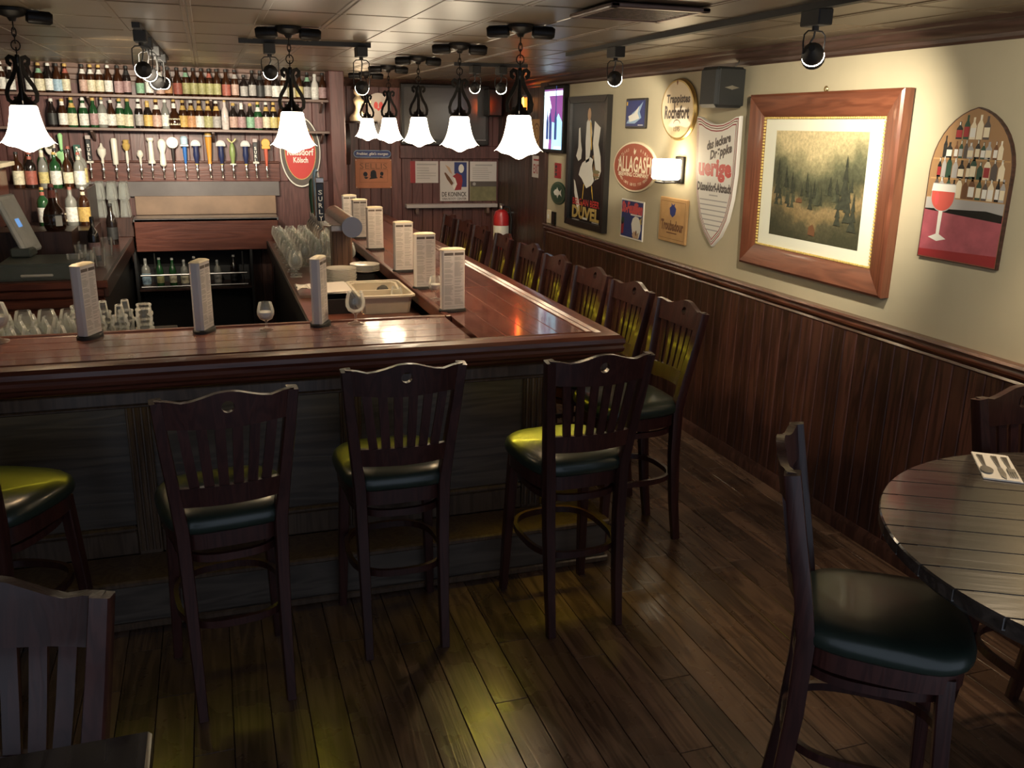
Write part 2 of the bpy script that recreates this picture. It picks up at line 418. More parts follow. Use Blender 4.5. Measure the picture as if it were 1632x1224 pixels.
# chair rail with its moulded profile, baseboard and crown
def profile_y(name, mat, prof, y0, y1):     # prof in (out, z)
    b = mb(mat); b.sweep([(WX, y0, 0), (WX, y1, 0)], [(-o, z) for o, z in prof]); return struct(b.build(name, smooth=.5))
profile_y('trim_2', 'chair_rail', [(.0, 1.015), (.012, 1.015), (.018, 1.022), (.014, 1.032), (.024, 1.045), (.036, 1.052), (.038, 1.062), (.030, 1.072), (.040, 1.080), (.048, 1.090), (.044, 1.101), (0, 1.101)], .4, 7.75)
profile_y('baseboard_right', 'dark_wood', [(0, 0), (.03, 0), (.03, .05), (.022, .066), (.016, .08), (0, .08)], .4, 7.75)
profile_y('trim_3', 'crown_wood', [(0, 2.305), (.012, 2.305), (.02, 2.315), (.022, 2.33), (.034, 2.338), (.05, 2.352), (.058, 2.37), (.075, 2.376), (.085, 2.39), (0, 2.39)], .4, FAR)
wl = struct(mb('plaster').box(LEFT-.12, LEFT, .4, FAR+.3, 0, CEIL+.1).build('wall_left', smooth=0))
wb = struct(mb('dark_wood').box(1.06, WX+.12, FAR, FAR+.12, 0, CEIL+.1).build('wall_back', smooth=0))
bb = mb('wall_wood').box(-.0535, .0535, -.014, 0, 0, CEIL-.06, .004).mesh('board', 0)
for i in range(17):
    o = bpy.data.objects.new('board', bb); C.objects.link(o); o.parent = wb; o.location = (1.12+.054+i*.109, FAR, 0)
struct(mb('wall_wood').box(1.03, 1.16, 8.12, FAR, 0, CEIL, .006).build('trim_4'))
ws = struct(mb('wall_wood').box(LEFT, 1.03, SHELFWALL, SHELFWALL+.12, 0, CEIL+.1).build('wall_bar', smooth=0))
sb = mb('wall_wood').box(-.058, .058, -.014, 0, 1.44, 2.24, .004).mesh('board', 0)
for i in range(27):
    o = bpy.data.objects.new('board', sb); C.objects.link(o); o.parent = ws; o.location = (1.03-.06-i*.1185, SHELFWALL, 0)
b = mb('shelf_wood'); b.sweep([(LEFT, SHELFWALL, 0), (1.03, SHELFWALL, 0)], [(o, z) for o, z in [(0, 2.235), (.014, 2.235), (.018, 2.26), (.03, 2.268), (.034, 2.30), (.05, 2.31), (.056, 2.35), (.075, 2.36), (.085, 2.39), (0, 2.39)]])
struct(b.build('trim_5', smooth=.4))
b = mb('crown_wood'); b.sweep([(1.16, FAR, 0), (WX, FAR, 0)], [(o, z) for o, z in [(0, 2.31), (.014, 2.31), (.03, 2.33), (.05, 2.36), (.08, 2.39), (0, 2.39)]])
struct(b.build('trim_6', smooth=.4))
struct(mb('wall_wood').box(1.86, 2.93, FAR-.045, FAR-.014, 1.62, 1.75, .006).build('trim_7'))
# pressed-tin ceiling, one panel per piece
ce = struct(mb('matte_black').box(LEFT-.1, WX+.12, .3, FAR+.3, CEIL+.012, CEIL+.12).build('ceiling', smooth=0))
TS = .61
t = mb('ceiling_tin'); t.box(-TS/2+.0003, TS/2-.0003, -TS/2+.0003, TS/2-.0003, 0, .012)
def ridge(x0, x1, y0, y1, h=.007):
    t.box(x0, x1, y0, y1, -h, .004, .004)
e = TS/2
for k in (-1, 1):
    ridge(k*(e-.012)-.010, k*(e-.012)+.010, -e+.001, e-.001, .0035); ridge(-e+.001, e-.001, k*(e-.008)-.006, k*(e-.008)+.006, .0015)
ridge(-.016, .016, -e+.001, e-.001, .003)
tile_me = t.mesh('panel', .3)
for i in range(9):
    for j in range(15):
        x, y = 2.70-i*TS, .62+j*TS
        if y > FAR+.2 or (y > SHELFWALL+.3 and x < .9): continue
        o = bpy.data.objects.new('panel', tile_me); C.objects.link(o); o.parent = ce; o.location = (x, y, CEIL)
# return-air grille in the ceiling
v = empty('ceiling_vent', (1.59, 3.28, CEIL-.008)); tag(v, 'square dark slatted ceiling vent with a pale raised frame', 'vent')
f = mb('shelf_wood')
for a in range(4):
    f.T = Matrix.Rotation(a*PI/2, 4, 'Z'); f.box(-.20, .20, .165, .20, -.016, 0, .004)
f.build('frame', v)
mb('crown_wood').box(-.165, .165, -.165, .165, -.004, 0).build('backing', v)
slm = mb('crown_wood').box(-.16, .16, -.008, .008, -.012, -.005, .002).mesh('slat', 0)
for k in range(9):
    o = bpy.data.objects.new('slat', slm); C.objects.link(o); o.parent = v; o.location = (0, -.14+k*.035, 0)
# ================================================================ the bar
def part(b, name, parent, **k):           # a part modelled in room coordinates under an unrotated thing
    o = b.build(name, parent, **k); o.location = -Vector(parent.location); return o
BT = 1.055
FY, SX, IY, IX = 3.465, 1.705, 4.13, 1.04          # outer front, outer side, inner front, inner side of the bar top
bar = empty('bar_counter', (1.38, 3.64, 0)); tag(bar, 'big L-shaped varnished red wood bar counter with panelled dark front', 'bar')
n = 4; y0, y1 = FY+.125, IY-.03
for k in range(n):
    a, c = y0+(y1-y0)*k/n, y0+(y1-y0)*(k+1)/n
    part(mb('bar_top').box(LEFT+.02, IX-.002, a+.0012, c-.0012, BT-.03, BT, .0018), 'top_board', bar)
x0, x1 = IX+.03, SX-.125
for k in range(n):
    a, c = x0+(x1-x0)*k/n, x0+(x1-x0)*(k+1)/n
    for (ya, yb) in ((FY+.125, 4.86), (4.86, 6.9), (6.9, FAR)):
        part(mb('bar_top_side').box(a+.001, c-.001, ya+.001, yb-.001, BT-.03, BT, .0018), 'top_board', bar)
part(mb('rail_wood').box(LEFT+.02, IX, IY-.03, IY, BT-.06, BT+.006, .004), 'inner_edge', bar)
part(mb('rail_wood').box(IX, IX+.03, IY-.03, FAR, BT-.06, BT+.006, .004), 'inner_edge', bar)
prof = [(-.127, BT-.03), (-.127, BT+.004), (-.116, BT+.012), (-.104, BT+.004), (-.094, BT+.004), (-.082, BT+.014), (-.05, BT+.017), (-.018, BT+.012), (-.002, BT-.002), (.002, BT-.02),
        (-.006, BT-.034), (.0, BT-.046), (-.004, BT-.06), (-.018, BT-.07), (-.03, BT-.072), (-.034, BT-.085), (-.05, BT-.1), (-.127, BT-.1)]
rings = []
for st in range(3):
    ring = []
    for o_, z in prof:
        ring.append([(LEFT+.02, FY-o_, z), (SX+o_, FY-o_, z), (SX+o_, FAR, z)][st])
    rings.append(ring)
part(MB().mat('rail_wood').loft(rings), 'edge_rail', bar, smooth=.5)
part(mb('bar_post').box(LEFT+.02, SX-.10, FY+.10, FY+.19, BT-.125, BT-.03).box(SX-.34, SX-.10, FY+.19, FAR, BT-.125, BT-.03), 'frieze', bar)
part(mb('bar_panel').box(LEFT+.02, 1.38, 3.66, 3.76, 0, BT-.03).box(1.26, 1.365, 3.76, FAR, 0, BT-.03), 'carcass', bar)
part(mb('bar_post').box(LEFT+.02, SX-.03, FY+.028, FY+.052, .905, .956, .004), 'front_frieze', bar); part(mb('bar_post').box(LEFT+.02, SX-.028, FY+.022, FY+.05, .893, .906, .005), 'frieze_bead', bar)
# front: pilasters of three beads and framed panels
PX = [-2.0, -1.19, -.345, .50, 1.335]
for x in PX:
    p = mb('bar_post').box(x-.045, x+.045, 3.632, 3.66, .21, BT-.1, .003)
    for d in (-.027, 0, .027): p.cyl((x+d, 3.632, .23), (x+d, 3.632, BT-.11), .0105, 8)
    part(p, 'pilaster', bar)
for xa, xb in zip(PX, PX[1:]):
    xa += .045; xb -= .045
    part(mb('bar_panel').box(xa, xb, 3.652, 3.662, .34, .90), 'panel', bar)
    part(mb('bar_post').box(xa, xb, 3.638, 3.66, .21, .315, .006), 'panel_rail', bar); part(mb('bar_post').box(xa, xb, 3.630, 3.66, .316, .34, .008), 'panel_moulding', bar); part(mb('bar_post').box(xa, xb, 3.634, 3.66, .905, .935, .008), 'panel_moulding', bar)
for k in range(7):
    y = 3.72+k*.86
    p = mb('bar_post').box(1.36, 1.385, y-.045, y+.045, .21, BT-.1, .003)
    for d in (-.027, 0, .027): p.cyl((1.385, y+d, .23), (1.385, y+d, BT-.11), .0105, 8)
    part(p, 'pilaster', bar)
    if k < 6:
        part(mb('bar_panel').box(1.362, 1.372, y+.045, y+.815, .34, .90), 'panel', bar)
        part(mb('bar_post').box(1.36, 1.385, y+.045, y+.815, .21, .34, .006), 'panel_rail', bar); part(mb('bar_post').box(1.36, 1.385, y+.045, y+.815, .905, .935, .008), 'panel_moulding', bar)
part(mb('bar_post').box(LEFT+.02, 1.645, 3.395, 3.64, .185, .212, .007).box(1.38, 1.645, 3.64, FAR, .185, .212, .007), 'step_board', bar)
part(mb('bar_panel').box(LEFT+.02, 1.63, 3.41, 3.64, 0, .186).box(1.38, 1.63, 3.64, FAR, 0, .186), 'step_face', bar)
part(mb('bar_post').box(LEFT+.02, 1.645, 3.392, 3.41, 0, .03, .006).box(1.63, 1.648, 3.40, FAR, 0, .03, .006), 'shoe_moulding', bar)
# yellow under-counter light strips in a downward channel
glow('led_yellow_dim', (1.0, .80, .03), 1.0)
part(mb('matte_black').box(1.386, 1.392, 3.85, FAR-.05, .88, .93), 'light_channel', bar)
part(mb('led_yellow').box(1.392, 1.402, 3.85, FAR-.06, .89, .905), 'light_strip', bar)
part(mb('led_yellow_dim').box(LEFT+.06, 1.60, FY+.078, FY+.090, .908, .913), 'light_strip', bar)
def strip_light(x0, x1, watts):
    l = bpy.data.lights.new('strip_beam', 'AREA'); l.shape = 'RECTANGLE'; l.size = x1-x0; l.size_y = .012; l.energy = watts; l.color = (1.0, .80, .05); l.spread = R(95)
    o = bpy.data.objects.new('strip_beam', l); C.objects.link(o); o.location = ((x0+x1)/2, FY+.075, .909); o.rotation_euler = (R(-46), 0, 0)
strip_light(-2.0, .95, FRONT_STRIP); strip_light(1.05, 1.6, FRONT_STRIP*1.7)
# ================================================================ bar stools
STX = [-.2, -.165, -.13, -.1, -.07, -.035, -.018, -.012, -.006, 0]
STX = STX+[-x for x in STX[-2::-1]]
def bow(x, z, w=.2): return -.175-(z-.68)*.17-.032*(1-(x/w)**2)
def crest_top(x):
    a = abs(x)
    pts = [(0, 1.168), (.03, 1.166), (.07, 1.153), (.115, 1.140), (.145, 1.138), (.17, 1.147), (.2, 1.150), (.22, 1.15)]
    for (p, q), (r, s) in zip(pts, pts[1:]):
        if a <= r: return q+(s-q)*(a-p)/(r-p)
    return 1.15
def curved_strip(b, xs, lo, hi, th, w=.2):
    rings = []
    for x in xs:
        zl, zh = lo(x), hi(x)
        rings.append([(x, bow(x, zl, w)-th/2, zl), (x, bow(x, zh, w)-th/2, zh), (x, bow(x, zh, w)+th/2, zh), (x, bow(x, zl, w)+th/2, zl)])
    return b.loft(rings)
def make_stool():
    t = empty('bar_stool')
    def outline(k, z, dz=0):
        pts = []
        for i in range(28):
            a = 2*PI*i/28; cx, sy = math.cos(a), math.sin(a)
            e = .62 if sy > 0 else .42
            x = math.copysign(abs(cx)**e, cx); y = math.copysign(abs(sy)**.62, sy)
            hw = .20+.03*(y*.5+.5)
            pts.append((x*hw*k, .022+y*.222*k, z))
        return pts
    p = mb('vinyl'); p.loft([outline(.97, .666), outline(1.0, .675), outline(1.01, .693), outline(.985, .712), outline(.92, .725), outline(.75, .732), outline(.4, .737), outline(.05, .738)])
    p.build('seat', t, smooth=1.0)
    mb('stool_wood').loft([outline(.90, .605), outline(.93, .607), outline(.935, .664), outline(.9, .666)]).build('apron', t, smooth=.5)
    for s in (-1, 1):
        w = mb('stool_wood'); path = [(s*.148, -.222, 0), (s*.149, -.196, .2), (s*.152, -.176, .45), (s*.157, -.172, .68), (s*.172, -.195, .83), (s*.19, -.226, 1.0), (s*.203, -.252, 1.148)]
        w.sweep(path, [(-.017, -.022), (.017, -.022), (.020, -.017), (.020, .017), (.017, .022), (-.017, .022), (-.020, .017), (-.020, -.017)], up=(0, -1, 0), scl=[.82, .92, 1.05, 1.1, 1, .95, .9])
        w.build('back_post', t)
        w = mb('stool_wood'); w.sweep([(s*.188, .208, 0), (s*.178, .192, .3), (s*.164, .168, .645)], [(-.017, -.020), (.017, -.020), (.020, -.016), (.020, .016), (.017, .020), (-.017, .020), (-.020, .016), (-.020, -.016)], up=(0, -1, 0), scl=[.8, .95, 1.05])
        w.build('front_leg', t)
    r = .02; zc = 1.118
    hz = lambda x: math.sqrt(max(0, r*r-x*x))
    xs = [x*1.03 for x in STX]; w = mb('stool_wood')
    xs = sorted(set(xs+[-.02, .02]))
    curved_strip(w, xs, lambda x: zc+hz(x), crest_top, .022); curved_strip(w, xs, lambda x: 1.05-.004*math.cos(x*16), lambda x: zc-hz(x), .022)
    w.build('crest_rail', t, smooth=.4)
    w = mb('stool_wood'); curved_strip(w, [-.165+.033*k for k in range(11)], lambda x: .775, lambda x: .845-.1*(x*x), .02, .17); w.build('lower_rail', t, smooth=.4)
    for k in range(6):
        f = (k-2.5)/2.5; w = mb('stool_wood'); xa, xb = f*.108, f*.137
        w.sweep([(xa, bow(xa, .82, .17)+.002, .82), ((xa+xb)/2, bow((xa+xb)/2, .94)-.0, .94), (xb, bow(xb, 1.07), 1.07)], [(-.0155, -.005), (.0155, -.005), (.0155, .005), (-.0155, .005)], up=(0, -1, 0))
        w.build('slat', t, smooth=.4)
    for z, kk in ((.335, 1.0), (.575, .95)):
        w = mb('stool_wood'); P = []
        for i in range(32):
            a = 2*PI*i/32; ca, sa = math.cos(a), math.sin(a)
            P.append((math.copysign(abs(ca)**.72, ca)*.182*kk, .012+math.copysign(abs(sa)**.72, sa)*.212*kk, z))
        w.sweep(P, [(-.008, -.013), (.008, -.013), (.008, .013), (-.008, .013)], closed=True); w.build('foot_ring', t, smooth=.6)
    return t
stool = make_stool()
GS = 'dark slat-back barstools around the bar and tables'
stools = [(.0, 0, 0, 0)]
front = [(-.80, 3.20, R(-25), 'dark barstool at the far left of the bar front, only its yellow-lit seat in view'),
         (-.035, 2.975, R(7), 'slat-back barstool left of centre before the bar front, second from the left edge'),
         (.590, 3.155, R(0), 'slat-back barstool in the middle of the bar front, before the fluted post'),
         (1.293, 3.10, R(3), 'slat-back barstool at the bar corner, bright yellow light on its seat')]
for i, (x, y, rz, lab) in enumerate(front):
    o = stool if i == 0 else dup(stool)
    o.location = (x, y, 0); o.rotation_euler = (0, 0, rz); tag(o, lab, 'bar stool', GS)
sy = [3.66, 4.20, 4.72, 5.27, 5.83, 6.45, 7.02, 7.5, 8.0]
rr = random.Random(5)
for k, y in enumerate(sy):
    lab = ['nearest barstool of the row along the right side of the bar', '', '', '', '', '', '', '', 'farthest barstool of the row along the right side of the bar'][k] or nth(k)+' barstool from the near corner in the row along the bar side'
    tag(dup(stool, (1.835+rr.uniform(-.012, .012), y, 0), PI/2+R(rr.uniform(-4, 4))), lab, 'bar stool', GS)
tag(dup(stool, (1.625, 1.695, 0), -PI/2-R(37)), 'dark barstool with black seat seen edge-on beside the round table', 'bar stool', GS)
tag(dup(stool, (2.46, 1.80, 0), PI+R(-2)), 'dark barstool tucked behind the round table against the wall panelling', 'bar stool', GS)
tag(dup(stool, (-.485, 1.33, 0), PI-R(12)), 'shadowed barstool in the near bottom left corner behind the square table', 'bar stool', GS)
# ================================================================ tables
t = empty('round_table', (2.14, 1.31, 0)); tag(t, 'round high table of dark grooved boards beside the panelled wall', 'table')
ang = math.atan2(-.07, .138)
rad, bwid = .665, .105
for k in range(-8, 8):
    a, c = k*bwid+.0028, (k+1)*bwid-.0028
    if max(abs(a), abs(c)) >= rad: 
        a, c = max(a, -rad+.002), min(c, rad-.002)
        if c-a < .01: continue
    pts = []
    for q in range(9):
        x = a+(c-a)*q/8; pts.append((x, -math.sqrt(rad*rad-x*x)))
    pts += [(x, -y) for x, y in pts[::-1]]
    b = mb('table_wood'); b.prism(pts, .968, 1.0, .004)
    o = b.build('top_board', t, smooth=.3); o.rotation_euler.z = R(61)
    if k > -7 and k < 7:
        hl = math.sqrt(rad*rad-(k*bwid)**2)*.93; o = mb('glint_pale').box(k*bwid-.0034, k*bwid+.0034, -hl, hl, .97, .9982).build('glint_line', t, smooth=0); o.rotation_euler.z = R(61)  # pale strips stand in for glints along the board grooves
b = mb('table_wood'); b.lathe([(0, .93), (.60, .93), (.64, .945), (.655, .968), (0, .968)], 48); b.build('rim', t)
mb('iron').lathe([(0, .0), (.24, .0), (.24, .015), (.06, .04), (.045, .08), (.045, .90), (.16, .925), (.16, .93), (0, .93)], 24).build('pedestal', t)
nb = Matrix.Translation((2.161, 1.862, 1.0005)) @ Matrix.Rotation(R(-37), 4, 'Z')
t = empty('napkin', mtx=nb); tag(t, 'folded white paper napkin under cutlery on the round table', 'napkin')
mb('white').box(-.052, .052, -.115, .115, 0, .003, .001).box(-.051, .045, -.113, .113, .003, .0045, .0005).build('folds', t)
def cutlery(kind, dx, label):
    t = empty(kind, mtx=nb @ Matrix.Translation((dx, 0, .005))); tag(t, label, kind)
    h = mb('steel'); h.sweep([(0, .085, .001), (0, .02, .003), (0, -.02, .004)], [(-.006, -.001), (.006, -.001), (.006, .001), (-.006, .001)], scl=[1.4, .8, .5]); h.build('handle', t)
    b = mb('steel')
    if kind == 'spoon': b.loft([[(r*math.cos(2*PI*k/14)*.018, -.05+r*math.sin(2*PI*k/14)*.030, z) for k in range(14)] for r, z in ((1, .004), (.75, .0015), (.2, .0005))]); b.build('bowl', t)
    elif kind == 'fork':
        b.box(-.011, .011, -.05, -.02, .002, .004, .0008)
        b.build('shoulder', t)
        for k in range(4): mb('steel').box(-.0105+k*.006, -.0075+k*.006, -.09, -.05, .002, .0035).build('tine', t)
    else: b.prism([(-.006, -.02), (.006, -.02), (.009, -.07), (.004, -.11), (-.006, -.09)], .001, .003); b.build('blade', t)
cutlery('spoon', -.034, 'steel spoon lying on the left of the white napkin')
cutlery('knife', .005, 'steel knife lying in the middle of the white napkin')
cutlery('fork', .033, 'steel fork lying on the right of the white napkin')
t = empty('square_table', (-.55, 1.05, 0)); tag(t, 'near black square table top in the bottom left corner', 'table')
mb('table_wood').box(-.40, .395, -.30, .285, .965, 1.0, .006).build('top', t)
mb('iron').box(-.04, .04, -.16, -.08, .02, .965).build('post', t); mb('iron').box(-.2, .2, -.27, .03, 0, .02, .004).build('base', t)
# ================================================================ pendant lamps over the bar
def make_pendant():
    t = empty('pendant_lamp')
    c = mb('iron'); c.lathe([(0, 0), (.062, 0), (.062, -.012), (.045, -.028), (.02, -.036), (.012, -.05), (0, -.05)], 20); c.build('canopy', t)
    for s in (-1, 1):
        b = mb('iron'); b.box(min(s*.03, s*.1), max(s*.03, s*.1), -.018, .018, -.012, -.004)
        b.tube([(s*.05, 0, -.026), (s*.06, 0, -.027), (s*.14, 0, -.031), (s*.152, 0, -.032)], .027, 14, up=(0, 1, 0), scl=[.7, 1, 1, .7]); b.build('canopy_scroll', t)
    for k in range(5):
        z = -.066-k*.026; r1, r2 = .008, .0185
        if k == 3: r1, r2 = .017, .02
        P = []
        for i in range(14):
            a = 2*PI*i/14; x, zz = r1*math.cos(a), z+r2*math.sin(a)
            P.append((x, 0, zz) if k % 2 else (0, x, zz))
        mb('iron').tube(P, .0028, 5, closed=True, up=(0, 1, 0) if k % 2 else (1, 0, 0)).build('chain_link', t)
    mb('iron').lathe([(0, -.178), (.008, -.18), (.012, -.20), (.009, -.22), (.011, -.33), (.022, -.352), (.034, -.362), (.046, -.372), (.054, -.384), (0, -.384)], 14).build('stem', t)
    for k in range(3):
        b = mb('iron'); a = 2*PI*k/3+.5
        P = [(.028+.014*math.cos(q), -.205+.016*math.sin(q)) for q in [PI*(1.15-.28*i) for i in range(6)]][::-1]
        P = [(.030, -.222), (.044, -.212), (.046, -.197), (.034, -.188), (.020, -.193), (.012, -.212), (.016, -.24), (.034, -.275), (.055, -.305), (.066, -.335), (.062, -.362), (.044, -.376), (.028, -.365), (.03, -.348)]
        b.sweep([(r*math.cos(a), r*math.sin(a), z) for r, z in P], [(-.009, -.002), (.009, -.002), (.009, .002), (-.009, .002)], up=(math.cos(a+PI/2), math.sin(a+PI/2), 0))
        b.T = Matrix.Identity(4); b.build('scroll', t)
    def fn(r, z, a):
        w = max(0, (-.45-z)/.095); w = min(1, w)
        return r*(1+w*w*(.07*math.cos(a)**4+.015*math.cos(8*a))), z-w*w*(.034*abs(math.sin(a))**5+.004*math.cos(8*a))
    mb('lamp_shade').lathe([(.0, -.383), (.047, -.383), (.054, -.392), (.058, -.42), (.064, -.45), (.071, -.48), (.080, -.505), (.091, -.525), (.102, -.538), (.106, -.541)], 48, fn).build('shade', t, smooth=1.2)
    return t
pend = make_pendant()
PL = [(1.36, 3.98, 'pendant lamp nearest over the bar corner, largest of the row above the right side'), (1.36, 5.02, 'second pendant lamp back in the row above the right side of the bar'),
      (1.36, 6.07, 'third pendant lamp back, middle of the row above the right side of the bar'), (1.36, 7.12, 'fourth pendant lamp back in the row above the right side of the bar'),
      (1.36, 8.16, 'fifth and farthest pendant lamp in the row above the right side of the bar'), (.40, 4.58, 'pendant lamp alone in front of the bottle shelves above the bar front'),
      (-.735, 4.40, 'pendant lamp at the far left of the room above the bar front')]
for i, (x, y, lab) in enumerate(PL):
    o = pend if i == 0 else dup(pend)
    o.location = (x, y, CEIL-.004); o.rotation_euler.z = R([-18, -15, -12, -10, -9, -5, 10][i]); tag(o, lab, 'pendant lamp', 'iron pendant lamps with white bell shades')
    l = bpy.data.lights.new('bulb', 'POINT'); l.energy = PENDANT_BULB; l.color = (1, .72, .42); l.shadow_soft_size = .02
    lo = bpy.data.objects.new('bulb', l); C.objects.link(lo); lo.location = (x, y, CEIL-.46)
# added spot without a fixture, out of frame, warms the round table top
l = bpy.data.lights.new('table_fill_spot', 'SPOT'); l.energy = TABLE_FILL; l.color = (1, .75, .48); l.spot_size = R(120); l.spot_blend = .8; l.shadow_soft_size = .06
lo = bpy.data.objects.new('table_fill_spot', l); C.objects.link(lo); lo.location = (2.95-.25, 2.2, 2.1); lo.rotation_euler = (R(-18), R(0), 0)
# ================================================================ track lights
def spot_light(pos, target, energy, size, col=(1, .88, .68), blend=.5):
    l = bpy.data.lights.new('spot_beam', 'SPOT'); l.energy = energy; l.color = col; l.spot_size = R(size); l.spot_blend = blend if size < 70 else 1.0; l.shadow_soft_size = .025
    o = bpy.data.objects.new('spot_beam', l); C.objects.link(o)
    d = (Vector(target)-Vector(pos)).normalized(); o.location = Vector(pos)+d*.055
    o.rotation_euler = d.to_track_quat('-Z', 'Y').to_euler()
def track(label, p0, p1, heads, drop=.17):
    t = empty('track_light', (p0[0], p0[1], CEIL)); tag(t, label, 'track light', 'black ceiling track lights')
    d = Vector(p1)-Vector(p0); w = Vector((-d.y, d.x)).normalized()*.018
    b = mb('matte_black'); b.sweep([(p0[0], p0[1], CEIL-.012), (p1[0], p1[1], CEIL-.012)], [(-.018, -.012), (.018, -.012), (.018, .012), (-.018, .012)]); part(b, 'track_bar', t)
    for (x, y, tgt, en, sz, dr) in heads:
        h = empty('spot_head', (x, y, CEIL)); h.parent = t; h.location = Vector((x, y, CEIL))-t.location
        hp = Vector((x, y, CEIL-dr)); dv = (Vector(tgt)-hp).normalized(); q = dv.to_track_quat('-Z', 'Y').to_matrix().to_4x4()
        b = mb('matte_black'); b.box(-.03, .03, -.055, .055, -.075, -.02, .004); b.cyl((0, 0, -.09), (0, 0, -.075), .012, 10); o = b.build('adapter', h)
        b = mb('matte_black'); b.tube([(-.042, 0, -dr), (-.046, 0, -dr+.04), (-.044, 0, -.105), (-.03, 0, -.092), (0, 0, -.09), (.03, 0, -.092), (.044, 0, -.105), (.046, 0, -dr+.04), (.042, 0, -dr)], .003, 5, up=(0, 1, 0)); o = b.build('yoke', h)
        b = mb('matte_black'); b.tube([(0, 0, -.085), (.006, .012, -.11), (-.004, .016, -dr+.04), (-.006, .006, -dr+.025)], .004, 5, up=(0, 1, 0)); b.build('cord', h)
        b = mb('matte_black'); b.T = Matrix.Translation((0, 0, -dr)) @ q
        b.lathe([(0, .05), (.012, .05), (.02, .04), (.036, .02), (.039, .006), (.039, -.008)], 18); b.lathe([(.040, -.016), (.041, -.018), (.041, -.036), (.037, -.036), (.034, -.02)], 18); b.build('housing', h)
        b = mb('spot_lens'); b.T = Matrix.Translation((0, 0, -dr)) @ q; b.lathe([(.0385, -.007), (.0395, -.0145)], 18); b.lathe([(0, -.03), (.02, -.03), (.033, -.026)], 18); b.build('lens', h)
        spot_light(hp, tgt, en, sz)
track('black ceiling track with spotlights along the tan wall', (2.10, 5.25), (2.06, 1.6), [(2.09, 2.86, (WX, 3.80, 1.72), SPOT['painting'], 90, .17), (2.10, 4.57, (WX, 6.08, 1.94), SPOT['signs'], 34, .18), (2.07, 1.66, (WX, 2.70, 1.65), SPOT['near'], 112, .17)])  # last head is added out of frame to brighten the near wall
track('black ceiling track in front of the bottle shelves, over the bar well', (-.28, 4.75), (-.24, 7.15), [(-.275, 4.95, (-.75, 8.4, 1.95), SPOT['shelf'], 50, .20), (-.27, 5.35, (-.2, 8.4, 1.80), SPOT['shelf'], 50, .20), (-.26, 5.95, (-1.2, 8.2, 1.6), SPOT['shelf'], 60, .22), (-.25, 6.6, (.3, 8.4, 2.0), SPOT['mid'], 60, .20)])
track('short black ceiling track crossing above the middle of the bar', (.20, 5.36), (.915, 5.30), [(.86, 5.305, (1.42, 8.9, 2.0), SPOT['far'], 40, .24), (.36, 5.35, (.55, 8.4, 1.9), SPOT['mid'], 46, .17)])
track('black ceiling track at the far end near the television', (1.72, 6.5), (2.25, 6.42), [(1.87, 6.48, (2.6, 9.2, 1.5), SPOT['far'], 40, .17), (2.06, 6.45, (2.9, 8.3, 1.4), SPOT['far'], 40, .17)])
# ================================================================ bottle shelves on the bar wall
def shelf(label, z):
    t = empty('bottle_shelf', (0, 8.3, z)); tag(t, label, 'shelf')
    part(mb('shelf_wood').box(LEFT, 1.04, 8.20, SHELFWALL-.014, z-.022, z, .003), 'board', t)
    for x in (-1.9, -.9, .05, .98): part(mb('shelf_wood').prism([(0, 0), (.2, 0), (.2, -.01), (.02, -.09), (0, -.09)], -.01, .01), 'bracket', t)
    for o, x in zip([c for c in t.children if c.name.startswith('bracket')], (-1.9, -.9, .05, .98)):
        o.matrix_local = Matrix(((0, 0, 1, x), (-1, 0, 0, SHELFWALL-.014-8.3), (0, 1, 0, -.022), (0, 0, 0, 1)))
    return t
Z1, Z2 = 2.15, 1.885
shelf('upper bottle shelf of pale wood across the bar wall, just below the ceiling', Z1)
shelf('lower bottle shelf of pale wood above the beer taps', Z2)
SHAPES = {   # body profile (r, z), label (z0, z1), neck label (z0, z1), total height
 'long': ([(0, 0), (.029, 0), (.031, .006), (.031, .125), (.027, .15), (.014, .178), (.0125, .222), (0, .222)], (.02, .108), (.155, .19), .228),
 'tall': ([(0, 0), (.033, 0), (.035, .006), (.035, .115), (.030, .142), (.0155, .172), (.014, .222), (0, .222)], (.015, .105), (.15, .185), .228),
 'stub': ([(0, 0), (.030, 0), (.032, .006), (.032, .105), (.022, .135), (.013, .155), (.012, .185), (0, .185)], (.015, .095), (.13, .15), .19),
 'swing': ([(0, 0), (.030, 0), (.034, .01), (.034, .10), (.030, .13), (.016, .165), (.013, .19), (.016, .205), (0, .205)], (.018, .105), (.165, .195), .215),
 'wine': ([(0, 0), (.036, 0), (.038, .006), (.038, .17), (.03, .205), (.0155, .235), (.0145, .30), (0, .30)], (.04, .13), (.25, .29), .305),
 'liquor': ([(0, 0), (.040, 0), (.043, .006), (.043, .175), (.036, .2), (.016, .225), (.015, .275), (0, .275)], (.03, .14), (.23, .255), .29),
 'round': ([(0, 0), (.05, 0), (.06, .02), (.062, .07), (.05, .12), (.022, .165), (.017, .25), (0, .25)], (.035, .095), (.19, .235), .27)}
_bm = {}
